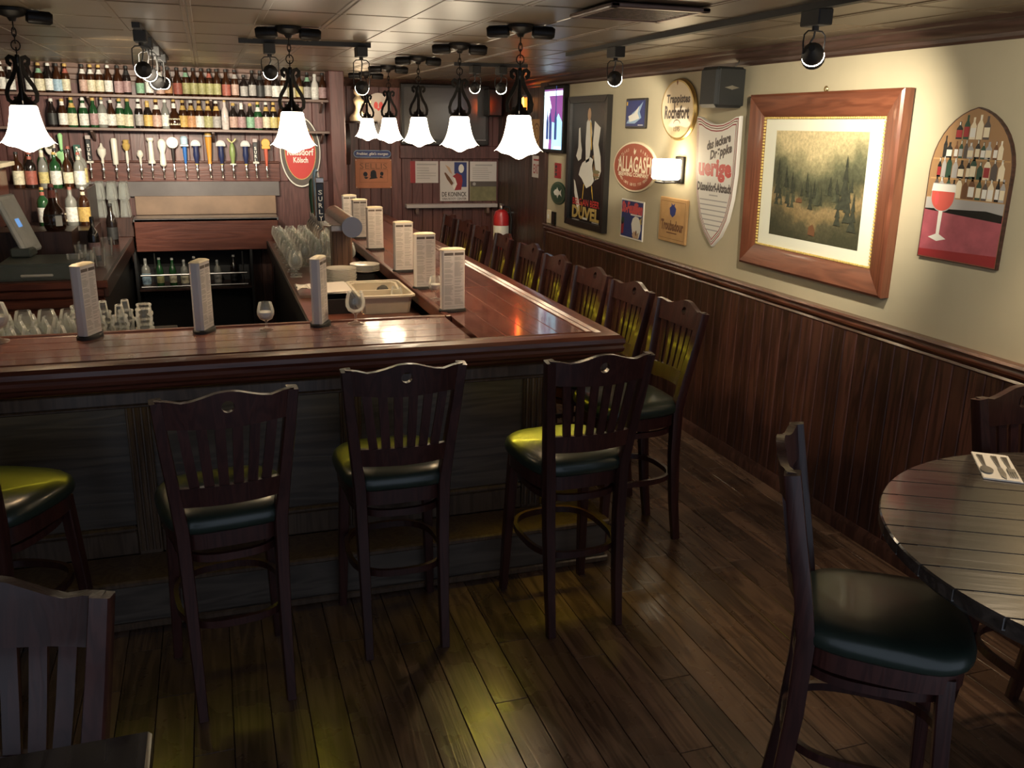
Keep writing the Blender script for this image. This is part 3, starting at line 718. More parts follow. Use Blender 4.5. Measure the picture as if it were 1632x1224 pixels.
def bottle_mesh(kind, what):
    if (kind, what) not in _bm:
        prof, lb, nl, H = SHAPES[kind]
        def rad(z):
            for (r0, z0), (r1, z1) in zip(prof, prof[1:]):
                if z0 <= z <= z1 and z1 > z0: return r0+(r1-r0)*(z-z0)/(z1-z0)
            return prof[-2][0]
        if what == 'body': b = mb('bottle_glass').lathe(prof, 14)
        elif what == 'label':
            b = mb('bottle_label'); b.lathe([(rad(lb[0])+.0008, lb[0]), (rad(lb[1])+.0012, lb[1])], 18)
        elif what == 'neck_label': b = mb('bottle_label'); b.lathe([(rad(z)+.0012, z) for z in (nl[0], (nl[0]+nl[1])/2, nl[1])], 12)
        else: b = mb('bottle_label'); b.lathe([(0, H), (.0135, H), (.0165, H-.016), (.0145, H-.022)], 12)
        _bm[kind, what] = b.mesh('bottle_'+what, .7)
    return _bm[kind, what]
def bottle(x, y, z, kind, glassc, label, cap, neck=None, s=1.0, text='', group=None, tilt=0):
    t = empty('bottle', (x, y, z), random.uniform(0, 6)); t.scale = (s, s, s); tag(t, text, 'bottle', group)
    for what, col in (('body', glassc), ('label', label), ('neck_label', neck), ('cap', cap)):
        if col is None: continue
        o = bpy.data.objects.new(what, bottle_mesh(kind, what)); C.objects.link(o); o.parent = t; o.color = (*col, 1)
    return t
BR, GR, BK, CL = (.035, .012, .005), (.015, .06, .02), (.012, .008, .007), (.20, .20, .18)
LC = dict(cream=(.72, .66, .48), white=(.78, .77, .72), yellow=(.62, .53, .22), red=(.38, .11, .08), pink=(.52, .35, .29), green=(.25, .45, .30), blue=(.35, .50, .62), orange=(.58, .30, .14), grey=(.40, .38, .36), olive=(.45, .43, .20), gold=(.60, .40, .12), mauve=(.42, .27, .27), black=(.03, .03, .03))
GN = {id(BR): 'brown', id(GR): 'green', id(BK): 'black', id(CL): 'clear'}
top = [(-1.52, 'white', BR), (-1.455, 'white', BK), (-1.321, 'white', BK), (-1.248, 'cream', BR), (-1.178, 'white', BK), (-1.117, 'blue', BR), (-1.055, 'cream', BR), (-.929, 'pink', BR), (-.868, 'cream', BR), (-.805, 'cream', BR), (-.738, 'white', BR), (-.663, 'mauve', BR), (-.597, 'mauve', BK), (-.499, 'green', BR), (-.428, 'white', BR), (-.345, 'pink', BR), (-.279, 'orange', BR), (-.206, 'red', BR),
       (-.138, 'olive', BR), (-.076, 'olive', BR), (-.012, 'olive', BR), (.050, 'olive', BR), (.112, 'olive', BR), (.185, 'red', BR), (.257, 'pink', BR), (.330, 'grey', BK), (.401, 'grey', BK), (.466, 'black', BK), (.531, 'grey', BR), (.597, 'white', BK), (.665, 'white', BR), (.732, 'cream', BR), (.797, 'yellow', BR), (.865, 'grey', BK), (.930, 'white', CL), (.997, 'mauve', BR)]
capc = {'white': LC['white'], 'cream': LC['gold'], 'olive': LC['black']}
for i, (x, lc, g) in enumerate(top):
    k = ['long', 'tall', 'long', 'tall', 'long', 'stub'][(i*5) % 6] if not 18 <= i <= 22 else 'long'
    nk = LC[['white', 'red', 'black', 'green', 'grey'][i % 5]] if i % 3 == 0 or i in (7, 8, 9) else None
    if i in (7, 8, 9): k, nk = 'long', LC['white']
    if i == 34: k = 'swing'
    bottle(x, 8.30, Z1, k, g if i != 34 else (.6, .58, .55), LC[lc], capc.get(lc, LC['black']), nk, 1.0, f'{GN.get(id(g), "dark")} beer bottle with {lc} label, {nth(i)} from the left on the upper shelf', 'beer bottles on the upper shelf')
row2 = [(-1.186, 'black', BK, 'swing'), (-1.107, 'white', BR, 'swing'), (-1.037, 'cream', GR, 'tall'), (-.952, 'white', GR, 'tall'), (-.876, 'mauve', GR, 'long'), (-.81, 'white', CL, 'liquor'), (-.742, 'white', BR, 'swing'), (-.675, 'cream', GR, 'long'), (-.612, 'cream', GR, 'tall'), (-.529, 'grey', BK, 'long'), (-.46, 'gold', BK, 'swing'), (-.391, 'pink', BR, 'tall'), (-.322, 'white', CL, 'long'), (-.252, 'cream', BR, 'round'),
        (-.181, 'gold', BR, 'tall'), (-.116, 'orange', BR, 'tall'), (-.05, 'white', BR, 'tall'), (.022, 'olive', BR, 'tall'), (.088, 'grey', BR, 'tall'), (.158, 'white', (.6, .52, .48), 'wine'), (.228, 'pink', BK, 'swing'), (.296, 'mauve', BK, 'swing'), (.369, 'green', BK, 'swing'), (.433, 'mauve', GR, 'tall'), (.502, 'cream', BK, 'long'), (.565, 'yellow', BK, 'long'), (.63, 'gold', BR, 'long'), (.70, 'cream', BR, 'tall')]
for i, (x, lc, g, k) in enumerate(row2):
    s = {'liquor': .82, 'round': .88, 'wine': .80}.get(k, 1.03)
    gn = GN.get(id(g), 'white ceramic')
    nk = LC['gold'] if 14 <= i <= 18 or i in (2, 10, 24, 25) else (LC['white'] if i % 2 else None)
    if i == 19: g = (.62, .55, .52)
    bottle(x, 8.30, Z2, k, g, LC[lc] if i != 19 else (.64, .57, .54), LC['gold'] if i % 3 else LC['white'], nk if i != 19 else None, s, f'{gn} bottle with {lc} label, {nth(i)} from the left on the lower shelf', 'bottles on the lower shelf')
# ================================================================ wall taps
t = empty('tap_board', (-.3, 8.4, 1.5)); tag(t, 'red wood board with brass rail carrying the wall beer taps', 'tap board')
part(mb('red_wood').box(-1.35, .60, 8.405, 8.434, 1.44, 1.60, .004), 'board', t)
part(mb('chair_rail').box(-1.35, .60, 8.385, 8.434, 1.60, 1.618, .005), 'ledge', t)
part(mb('backdrop_grey').box(-1.35, .585, 8.40, 8.433, 1.315, 1.44), 'lower_panel', t)
def faucet(t):
    b = mb('chrome'); b.cyl((0, .0, -.045), (0, -.055, -.045), .011, 10); b.lathe([(0, -.075), (.007, -.075), (.0085, -.05), (.014, -.045), (.014, -.03), (.008, -.02), (.007, .008), (.010, .012), (0, .012)], 10, cy=-.062)
    b.sweep([(0, -.062, -.06), (0, -.075, -.085), (0, -.078, -.11)], [(.008*math.cos(k), .008*math.sin(k)) for k in [2*PI*i/8 for i in range(8)]], up=(1, 0, 0)); b.build('faucet', t)
def hnd(t, b, col, name='handle'):
    o = b.build(name, t); o.color = (*col, 1); return o
def lath(prof, n=12): return mb('tap_paint').lathe(prof, n, cy=-.062)
IV, NV, LG = (.78, .75, .66), (.02, .03, .10), (.40, .75, .35)
def disc(cz, r, th=.012, cx=0):
    b = mb('tap_paint'); b.T = Matrix.Translation((cx, -.062, cz)) @ Matrix.Rotation(PI/2, 4, 'X'); b.lathe([(0, -th), (r*.9, -th), (r, -th*.6), (r, th*.6), (r*.9, th), (0, th)], 18); return b
def sign_letters(t, s, cz, h, col, w=.02, y=-.085, dz=.034):
    for k, ch in enumerate(s):
        b = MB().mat(col); b.T = Matrix.Translation((0, y, cz-k*dz)) @ Matrix.Rotation(PI/2, 4, 'X'); b.text(ch, 0, 0, w, h, 0, .02); b.build('letter', t, smooth=0)
def surly(t, h=.235):
    hnd(t, mb('tap_paint').box(-.019, .019, -.081, -.043, .03, h-.02, .004), (.012, .012, .012)); hnd(t, mb('tap_paint').box(-.02, .02, -.082, -.042, h-.02, h+.012, .003), (.45, .38, .36), 'cap')
    hnd(t, mb('tap_paint').box(-.026, .026, -.085, -.04, .012, .03, .004), IV, 'base'); sign_letters(t, 'SURLY', h-.07, .026, 'white')
taps = [(-1.239, 'oval', 'white oval badge tap handle'), (-1.155, 'opener', 'pale green tap handle ending in a round badge'), (-1.037, 'dark', 'dark green tapered paddle tap handle'), (-.947, 'surly', 'tall black tap handle with white letters at the left'), (-.851, 'figure', 'white figure-shaped tap handle'), (-.75, 'pole', 'long white round pole tap handle'), (-.657, 'goblet', 'tan wooden goblet-shaped tap handle'), (-.554, 'bulb', 'short white bulb tap handle'), (-.465, 'column', 'white column tap handle with flared ends'), (-.375, 'curvy', 'thick white curved tap handle'),
        (-.289, 'disc', 'cream round disc tap handle on black stem'), (-.193, 'bluedisc', 'blue tap handle with white and blue badge'), (-.102, 'shell', 'navy tap handle with grey shell top, leftmost of three alike'), (.006, 'orange', 'tallest tap handle, orange with a silver top'), (.105, 'shell', 'navy tap handle with grey shell top, middle of three alike'), (.199, 'hops', 'green hop-shaped tap handle with two horns'), (.31, 'shell', 'navy tap handle with grey shell top, rightmost of three alike'), (.394, 'surly', 'black tap handle with white letters near the right end'), (.485, 'orangedisc', 'orange round tap handle on red stem at the right end')]
for x, k, lab in taps:
    t = empty('beer_tap', (x, 8.405, 1.585)); tag(t, lab+' on the bar wall', 'beer tap', 'beer taps on the bar wall'); faucet(t)
    if k == 'oval': hnd(t, lath([(0, .01), (.008, .01), (.009, .08), (0, .08)]), (.3, .3, .3)); b = disc(.15, .075); b.v = [(p[0]*.55, p[1], p[2]) for p in b.v]; hnd(t, b, IV, 'badge'); b = disc(.15, .03, .014); hnd(t, b, (.1, .09, .05), 'emblem')
    elif k == 'opener': hnd(t, lath([(0, .12), (.011, .12), (.017, .2), (.02, .235), (.01, .25), (0, .25)]), LG); hnd(t, disc(.055, .055), LG, 'badge'); hnd(t, lath([(0, .1), (.014, .1), (.014, .12), (0, .12)]), (.03, .18, .06), 'collar')
    elif k == 'dark': hnd(t, mb('tap_paint').loft([[(-w, -.075, z), (w, -.075, z), (w, -.05, z), (-w, -.05, z)] for w, z in ((.012, .012), (.02, .04), (.026, .155), (.022, .16))]), (.02, .10, .07)); [hnd(t, mb('tap_paint').box(-.008, .008, -.0775, -.075, .05+.026*q_, .066+.026*q_), IV, 'print_mark') for q_ in range(4)]
    elif k == 'surly': surly(t, .225 if x < 0 else .215)
    elif k == 'figure': hnd(t, lath([(0, .01), (.011, .01), (.012, .05), (.034, .09), (.036, .125), (.02, .14), (.012, .15), (.008, .17), (0, .18)]), IV)
    elif k == 'pole': hnd(t, lath([(0, -.0), (.019, .0), (.022, .01), (.026, .20), (.02, .215), (0, .215)]), IV)
    elif k == 'goblet': hnd(t, lath([(0, .01), (.010, .01), (.013, .05), (.010, .115), (0, .115)]), IV); hnd(t, lath([(0, .115), (.014, .115), (.028, .135), (.032, .165), (.022, .18), (.026, .2), (.02, .205), (0, .205)]), (.55, .38, .12), 'goblet')
    elif k == 'bulb': hnd(t, lath([(0, -.0), (.008, .0), (.011, .03), (.012, .055), (.026, .075), (.026, .095), (.014, .12), (0, .122)]), IV)
    elif k == 'column': hnd(t, lath([(0, .01), (.03, .01), (.03, .028), (.022, .04), (.019, .19), (.03, .205), (.03, .222), (0, .222)]), IV)
    elif k == 'curvy': hnd(t, lath([(0, -.012), (.018, -.012), (.027, .0), (.024, .06), (.02, .10), (.036, .15), (.034, .19), (.02, .21), (0, .22)]), IV)
    elif k == 'disc': hnd(t, lath([(0, .01), (.008, .01), (.014, .07), (.016, .14), (0, .14)]), (.02, .015, .015)); hnd(t, disc(.185, .048), IV, 'badge'); hnd(t, disc(.185, .036, .015), (.70, .58, .42), 'emblem')
    elif k == 'bluedisc': hnd(t, lath([(0, .01), (.009, .01), (.015, .07), (.018, .15), (0, .155)]), (.03, .14, .45)); hnd(t, mb('tap_paint').box(-.034, .034, -.075, -.05, .155, .17, .003), IV, 'shoulder'); hnd(t, lath([(0, .17), (.03, .17), (.032, .225), (.02, .24), (0, .242)]), (.45, .60, .72), 'badge')
    elif k == 'shell': hnd(t, lath([(0, .005), (.012, .005), (.018, .04), (.026, .08), (.022, .13), (.024, .16), (0, .16)]), NV); b = mb('tap_paint'); b.T = Matrix.Translation((0, -.05, .16)) @ Matrix.Rotation(PI/2, 4, 'X'); b.prism([(-.04, 0), (.04, 0)]+arc(0, .01, .04, 0, PI, 10), 0, .02); hnd(t, b, (.46, .47, .46), 'badge'); b = mb('tap_paint'); b.T = Matrix.Translation((0, -.071, .165)) @ Matrix.Rotation(PI/2, 4, 'X'); b.prism(arc(0, .008, .024, 0, PI, 8), 0, .002); hnd(t, b, (.66, .64, .60), 'emblem'); hnd(t, lath([(0, .0), (.013, .0), (.013, .022), (0, .022)]), (.55, .40, .1), 'collar')
    elif k == 'orange': hnd(t, lath([(0, .01), (.017, .01), (.015, .03), (.022, .12), (.029, .235), (0, .24)]), (.72, .32, .05)); hnd(t, lath([(0, .238), (.031, .238), (.032, .25), (0, .25)]), (.5, .5, .48), 'band'); hnd(t, lath([(0, .25), (.03, .25), (.026, .275), (0, .285)]), (.68, .42, .1), 'tip')
    elif k == 'hops': hnd(t, lath([(0, .01), (.014, .01), (.018, .05), (.026, .10), (.022, .15), (.014, .18), (0, .2)]), (.26, .34, .12)); b = mb('tap_paint'); b.tube([(-.035, -.062, .225), (-.02, -.062, .205), (0, -.062, .19), (.02, -.062, .205), (.035, -.062, .225)], .008, 6, up=(0, 1, 0)); hnd(t, b, (.55, .50, .2), 'horns'); hnd(t, mb('tap_paint').box(-.026, .026, -.08, -.045, .0, .014, .004), IV, 'base')
    else: hnd(t, lath([(0, -.01), (.009, -.01), (.016, .08), (.018, .14), (0, .145)]), (.60, .13, .08)); hnd(t, mb('tap_paint').box(-.036, .036, -.075, -.05, .14, .165, .003), (.75, .40, .05), 'shoulder'); hnd(t, disc(.19, .038), (.75, .40, .05), 'badge')
# ================================================================ back bar: drip cabinet, left counter, shelf below
t = empty('drip_cabinet', (-.05, 8.2, 0)); tag(t, 'red-brown drip cabinet with stained tan backsplash below the wall taps', 'cabinet')
part(mb('red_wood').box(-.63, .53, 8.02, 8.05, .885, 1.155, .004), 'front_board', t)
part(mb('matte_black').box(-.63, .53, 8.05, 8.43, .885, 1.13), 'carcass', t)
part(mb('steel').box(-.64, .54, 8.02, 8.30, 1.13, 1.16, .004), 'drip_tray', t)
part(mb('backsplash').box(-.63, .545, 8.36, 8.40, 1.16, 1.318), 'backsplash', t)
t = empty('speed_rack', (-.2, 8.1, .5)); tag(t, 'low bottle rack with two pale rails in the dark below the drip cabinet', 'rack')
part(mb('dark_wood').box(-.64, .28, 8.02, 8.40, .545, .565, .003), 'shelf_board', t)
part(mb('steel').cyl((-.62, 8.03, .682), (.245, 8.03, .682), .009, 8), 'rail', t)
part(mb('steel').cyl((-.62, 8.03, .583), (.25, 8.03, .583), .007, 8), 'rail', t)
for x in (-.50, .215): part(mb('steel').cyl((x, 8.03, .565), (x, 8.03, .87), .006, 8), 'post', t)
part(mb('matte_black').box(-.66, -.64, 8.02, 8.43, 0, .885).box(.28, .30, 8.02, 8.43, 0, .885).box(-.64, .28, 8.40, 8.43, 0, .885), 'back', t)
bb2 = mb('dark_wood')
t2 = empty('well_panelling', (.4, 8.42, 0)); tag(t2, 'dark upright boards in the bar well right of the bottle rack', 'panelling')
for k in range(5): part(mb('dark_wood').box(.302+k*.09, .39+k*.09, 8.40, 8.44, 0, .885, .003), 'board', t2)
lows = [(-.585, CL, 'blue', 'liquor', .85), (-.475, GR, 'olive', 'wine', .82), (-.37, GR, 'cream', 'wine', .8), (-.275, CL, 'cream', 'liquor', .78), (-.19, BK, 'pink', 'wine', .83), (-.0, CL, 'grey', 'liquor', .75), (.14, BK, 'black', 'wine', .85)]
for i, (x, g, lc, k, s) in enumerate(lows):
    bottle(x, 8.16, .565, k, g, LC[lc], LC['grey'], None, s, f'bottle in shadow, {nth(i)} from the left behind the low rack rail', 'bottles in the low rack')
t = empty('back_counter', (-1.4, 7, 0)); tag(t, 'red-brown back counter with moulded near end at the left', 'counter')
part(mb('red_wood').box(LEFT+.004, -.655, 5.88, 8.43, .965, 1.0, .004), 'top', t)
part(mb('matte_black').box(LEFT+.004, -.70, 5.95, 8.42, 0, .966), 'carcass', t)
part(mb('red_wood').box(LEFT+.004, -.645, 5.85, 5.88, .955, 1.004, .008).box(LEFT+.004, -.66, 5.865, 5.95, .90, .955, .01).box(LEFT+.004, -.675, 5.88, 5.95, .83, .90, .014).box(LEFT+.004, -.69, 5.90, 5.95, .55, .83, .004), 'moulding', t)
part(mb('dark_wood').box(-.672, -.645, 5.86, 8.02, .90, 1.006, .004), 'edge_board', t)
# till drawer, touch screen and the things round them
t = empty('cash_drawer', (-1.05, 6.15, 1.0)); tag(t, 'dark grey-green cash drawer box with a silver slot on the back counter', 'cash drawer')
mb('till_grey').box(-.20, .26, -.21, .21, .0, .105, .006).build('body', t); mb('china').box(-.08, .10, -.222, -.208, .026, .042, .005).build('slot', t); mb('till_grey').box(-.19, .25, -.214, -.205, .012, .09, .003).build('front', t)
t = empty('receipt_printer', (-1.45, 6.0, 1.0)); tag(t, 'dark low box at the left edge beside the cash drawer', 'printer'); mb('till_grey').box(-.18, .14, -.14, .15, 0, .10, .02).build('body', t); mb('paper').loft([[(-.1, -.1+k*.06, .105+.02*math.sin(k*1.3)), (.1, -.1+k*.06, .105+.02*math.sin(k*1.3+.6)), (.1, -.1+k*.06, .107+.02*math.sin(k*1.3+.6)), (-.1, -.1+k*.06, .107+.02*math.sin(k*1.3))] for k in range(5)]).build('paper', t)
mo = empty('touch_screen', mtx=Matrix(((.36, .22, .91, -1.17), (-.10, .97, -.2, 6.34), (-.93, .05, .36, 1.31), (0, 0, 0, 1)))); tag(mo, 'grey tilted touch screen till with a small blue display', 'till')
mb('screen_grey').box(-.19, .19, -.11, .13, -.035, .0, .012).build('housing', mo); mb('screen_grey').box(-.155, .155, -.085, .10, -.001, .004, .002).build('screen', mo); mb('till_display').box(-.03, .025, -.045, .01, .004, .005).build('display', mo)
b = mb('till_grey'); b.T = mo.matrix_world.inverted(); b.box(-1.22, -1.10, 6.2, 6.40, 1.105, 1.16, .01); b.build('foot', mo)
t = empty('liquor_riser', (-1.1, 7.4, 1.0)); tag(t, 'stepped riser holding rows of liquor bottles on the back counter', 'riser')
part(mb('dark_wood').box(-1.41, -.90, 6.50, 6.84, 1.0, 1.235, .004), 'step', t); part(mb('dark_wood').box(-1.41, -.82, 6.85, 7.45, 1.0, 1.20, .004), 'step', t); part(mb('dark_wood').box(-1.85, -.90, 7.5, 8.1, 1.0, 1.44, .004), 'step', t)
t = empty('wall_cupboard', (-1.55, 7.2, 1.2)); tag(t, 'red-brown cupboard with pale top at the left edge behind the till', 'cupboard')
part(mb('red_wood').box(-1.85, -1.42, 6.86, 7.48, 1.2, 1.615, .005), 'body', t); part(mb('cream').box(-1.86, -1.36, 6.84, 7.49, 1.615, 1.645, .004), 'top', t); part(mb('red_wood').box(-1.84, -1.44, 6.85, 6.865, 1.22, 1.6, .004), 'door', t)
rc = random.Random(11)
cols = [('cream', BR), ('red', BK), ('yellow', CL), ('white', GR), ('cream', BR), ('white', CL), ('gold', BR), ('olive', GR)]
i = 0
for (xs, y, z, kk, sc) in (([-1.37, -1.285, -1.20, -1.115, -1.03, -.95], 7.62, 1.44, ['liquor', 'liquor', 'wine', 'liquor', 'wine', 'liquor'], .92), ([-1.33, -1.235, -1.14, -1.045, -.96], 7.85, 1.44, ['wine', 'wine', 'liquor', 'wine', 'liquor'], 1.0), ([-1.16, -1.07, -.98, -.895], 7.2, 1.20, ['liquor', 'round', 'liquor', 'liquor'], .95)):
    nm = {7.62: 'front row on the top step', 7.85: 'back row on the top step', 7.2: 'middle step'}[y]
    for j, x in enumerate(xs):
        lc, g = cols[i % 8]; i += 1
        bottle(x, y+rc.uniform(-.015, .015), z, kk[j], g, LC[lc], LC[['gold', 'black', 'red', 'white'][i % 4]], LC['red'] if i % 5 == 2 else (LC['cream'] if i % 3 == 0 else None), sc, f'{lc}-labelled {GN[id(g)]} liquor bottle, {nth(j)} from the left, {nm}', 'liquor bottles on the back counter')
bottle(-1.005, 6.59, 1.235, 'round', BR, LC['black'], LC['red'], LC['red'], 1.12, 'squat dark liquor bottle with red neck ribbon behind the cash drawer', None)
t = bpy.data.objects['bottle' if False else [o.name for o in bpy.data.objects if o.get('label', '').startswith('squat dark')][0]]
bt = mb('ivory'); bt.T = Matrix.Rotation(-t.rotation_euler.z, 4, 'Z') @ Matrix.Translation((.03, -.058, .06)) @ Matrix.Rotation(R(25), 4, 'Z') @ Matrix.Rotation(PI/2, 4, 'X'); bt.box(-.018, .018, -.03, .03, 0, .005); bt.build('front_label', t)
bottle(-.80, 6.75, 1.0, 'wine', BK, LC['mauve'], LC['black'], None, 1.0, 'dark slender wine bottle standing right of the glasses on the back counter', None)
bottle(-.765, 7.65, 1.0, 'wine', BK, LC['black'], LC['black'], None, 1.05, 'black wine bottle near the right edge of the back counter', None)
t = empty('fruit', (-.93, 7.0, 1.0)); tag(t, 'orange fruit on the back counter among the glasses', 'fruit'); mb('skin_print').lathe([(0, 0), (.02, .004), (.036, .02), (.04, .04), (.034, .06), (.015, .074), (0, .075)], 16).build('peel', t); mb('green_dark').lathe([(0, .073), (.004, .074), (.003, .08), (0, .08)], 8).build('stalk', t)
t = empty('straw_holder', (-1.36, 5.98, 1.1)); tag(t, 'white cup of straws at the left edge before the till', 'straws'); mb('white').lathe([(0, 0), (.035, 0), (.042, .09), (.038, .09), (.033, .01), (0, .01)], 14).build('cup', t)
for k in range(9):
    a = k*.7; mb('white').cyl((.015*math.cos(a), .015*math.sin(a), .012), (.035*math.cos(a), .035*math.sin(a), .19+.01*(k % 3)), .004, 6).build('straw', t)
# ================================================================ glassware
def gl_mesh(name, prof, n=16): return MB().mat('clear_glass').lathe(prof, n).mesh(name, .9)
SNIF = [(.002, .004), (.030, .002), (.031, .0), (.028, .004), (.008, .008), (.0045, .014), (.0045, .034), (.010, .040), (.028, .050), (.037, .068), (.038, .085), (.033, .108), (.028, .124), (.027, .124), (.032, .107), (.0365, .085), (.0355, .069), (.027, .052), (.0, .043)]
snif = gl_mesh('snifter', SNIF)
pint = gl_mesh('pint', [(0, .004), (.028, .004), (.029, 0), (.031, .0), (.036, .06), (.043, .145), (.0415, .145), (.0345, .06), (.029, .012), (0, .010)][1:])
pint_down = gl_mesh('pint_down', [(.043, 0), (.036, .085), (.031, .145), (.029, .146), (.0, .141), ][0:5]+[(.028, .136), (.0345, .085), (.0415, 0)])
mug = gl_mesh('mug', [(.040, 0), (.041, .012), (.036, .02), (.037, .05), (.042, .058), (.042, .07), (.036, .076), (.034, .10), (.038, .106), (.036, .112), (0, .11)])
def glass_thing(name, me, loc, label, group=None, s=1, up=True):
    o = bpy.data.objects.new(name, me); C.objects.link(o); o.location = loc; o.scale = (s, s, s); o.rotation_euler.z = random.uniform(0, 6)
    tag(o, label, 'glass', group); return o
def goblet(loc, label, s=1.0, fill=False):
    t = empty('snifter_glass', loc); t.scale = (s, s, s); tag(t, label, 'glass')
    b = MB().mat('clear_glass').lathe([(.010, .040), (.028, .050), (.037, .068), (.038, .085), (.033, .108), (.028, .124), (.027, .124), (.032, .107), (.0365, .085), (.0355, .069), (.027, .052), (.0, .043)], 24); b.build('bowl', t, smooth=.9)
    MB().mat('clear_glass').lathe([(.0045, .010), (.0042, .034), (.010, .040)], 14).build('stem', t, smooth=.9)
    MB().mat('clear_glass').lathe([(0, 0), (.030, 0), (.031, .002), (.02, .005), (.0045, .011), (0, .011)], 20).build('foot', t, smooth=.9)
    if fill: mb('wax').lathe([(0, .046), (.024, .052), (.034, .068), (.0355, .082), (0, .083)], 20).build('wax_filling', t, smooth=.7, label='white wax filling')
goblet((.191, 4.02, BT), 'stemmed snifter glass with white filling on the bar front between two menu stands', 1.0, True)
goblet((.597, 4.05, BT), 'larger stemmed snifter glass on the bar front before the white tub', 1.22)
goblet((1.10, 4.55, BT), 'stemmed snifter glass with white filling between the two nearest menu stands on the bar side', 1.0, True)
goblet((-.885, 4.06, BT), 'stemmed glass at the left edge of the bar front', 1.3, True)
t = empty('underbar_counter', (.75, 6.2, 0)); tag(t, 'steel and wood work counter inside the bar along its right side', 'counter')
part(mb('red_wood').box(.435, 1.04, 4.13, 8.01, .93, .955, .004), 'top', t); part(mb('matte_black').box(.47, 1.03, 4.2, 8.0, 0, .93), 'carcass', t); part(mb('matte_black').box(.425, .435, 4.13, 8.01, .86, .955), 'edge', t)
t = empty('underbar_shelf', (-1.2, 4.6, 0)); tag(t, 'dark glass shelf inside the bar front at the left', 'shelf')
part(mb('matte_black').box(-2.2, -.22, 4.13, 4.85, .895, .92, .004), 'top', t); part(mb('matte_black').box(-2.2, -.24, 4.15, 4.8, 0, .895), 'carcass', t)
G1 = 'clear glasses crowded behind the bar front at the left'; L1 = 'clear stemmed glass in the crowd behind the bar front at the left'
for r in range(5):
    for k in range(6):
        o = glass_thing('snifter_glass', snif, (-1.19+k*.098+.03*(r % 2)+random.uniform(-.003, .003), 4.26+r*.098+random.uniform(-.003, .003), .92), f'clear stemmed glass, {nth(k)} from the left, {nth(r)} row behind the bar front at left', G1, random.uniform(1.08, 1.2))
        if k < 2: o.scale.z *= 1.35
G2, L2 = 'upturned glasses stacked behind the bar front', 'upturned tumbler in the stacks beside the left menu stand'
for k, (x, y, h) in enumerate([(-.62, 4.42, 2), (-.54, 4.36, 3), (-.525, 4.48, 3), (-.445, 4.37, 3), (-.43, 4.49, 3), (-.345, 4.40, 2), (-.35, 4.52, 2), (-.64, 4.54, 2)]):
    z = .92
    for j in range(h):
        tall = j == h-1 and h == 3
        glass_thing('tumbler', mug if not tall else pint_down, (x, y, z), f'upturned glass, {nth(j)} from the bottom in the {nth(k)} stack beside the left menu stand', G2, .95 if not tall else .55); z += .055 if j < h-2 else .075
t = empty('sponge', (-.585, 4.27, .92)); tag(t, 'small red block among the glasses beside the left menu stand', 'sponge'); mb('red_dark').box(-.035, .035, -.02, .02, 0, .045, .008).build('block', t)
G3, L3 = 'clear stemmed glasses crowded behind the tap tower', 'clear stemmed glass in the crowd on the work counter around the tap tower'
for r in range(17):
    for k in range(5):
        x, y = .50+k*.106+.012*(r % 2)+random.uniform(-.003, .003), 6.05+r*.108+random.uniform(-.003, .003)
        if .60 < x < .97 and 5.9 < y < 6.42 or x > .985: continue
        glass_thing('snifter_glass', snif, (x, y, .955), f'clear stemmed glass, {nth(k)} from the left, {nth(r)} row on the right work counter', G3, random.uniform(1.2, 1.32))
G4, L4 = 'upturned pint glasses at the end of the back counter', 'upturned pint glass in the double stack beside the drip cabinet'
for k in range(4):
    for r in range(2):
        for j in range(2): glass_thing('pint_glass', pint_down, (-.985+k*.094, 8.20+r*.095, 1.16+j*.147), f'upturned pint glass, {["lower","upper"][j]}, {nth(k)} from the left in the {["front","back"][r]} row by drip cabinet', G4)
t = empty('glass_riser', (-.85, 8.25, 1.0)); tag(t, 'dark ledge under the upturned pint glasses on the back counter', 'ledge'); part(mb('dark_wood').box(-1.05, -.645, 8.13, 8.36, 1.0, 1.16, .004), 'ledge_board', t)
G5, L5 = 'clear glasses at the front of the back counter', 'clear tumbler among the bottles on the back counter'
for i_, (x, y) in enumerate(((-.85, 6.1), (-.775, 6.15), (-.80, 6.28), (-.865, 6.55), (-.735, 6.42), (-.93, 6.75), (-.74, 6.95), (-.86, 7.3))): glass_thing('tumbler', pint, (x, y, 1.0), f'clear tumbler among the bottles, {nth(i_)} from the near end of the back counter', G5, .95)
# ================================================================ menu stands
def make_menu():
    t = empty('menu_stand')
    D = .023; rr = [(-.054, -D), (.054, -D), (.061, -D*.55), (.061, D*.55), (.054, D), (-.054, D), (-.061, D*.55), (-.061, -D*.55)]
    mb('paper').prism(rr, .016, .308).build('card', t, smooth=0)
    mb('matte_black').prism([(x*1.0, y*.62) for x, y in arc(0, 0, .072, 0, 2*PI, 22)[:-1]], 0, .016, .005).build('base', t)
    b = mb('cream'); b.loft([[(x*k, y*k, z) for x, y in rr] for k, z in ((1.03, .308), (1.03, .312), (.8, .318), (.3, .321))]); b.build('cap', t)
    for k in range(2):
        b = MB(); b.T = Matrix.Rotation(k*PI, 4, 'Z') @ Matrix.Translation((0, -D-.0006, 0)) @ Matrix.Rotation(PI/2, 4, 'X')
        b.mat('dark_print').rect(-.051, -.003, .284, .297, 0).rect(.003, .051, .284, .297, 0)
        b.mat('grey_print'); q = random.Random(4)
        for c in (-.050, .003):
            z = .276
            while z > .042:
                b.rect(c, c+.047*q.uniform(.6, 1), z-.0034, z, 0); z -= .0062 if q.random() > .2 else .012
        b.rect(-.051, .051, .028, .030, 0)
        b.build('print', t, smooth=0)
    return t
menu = make_menu()
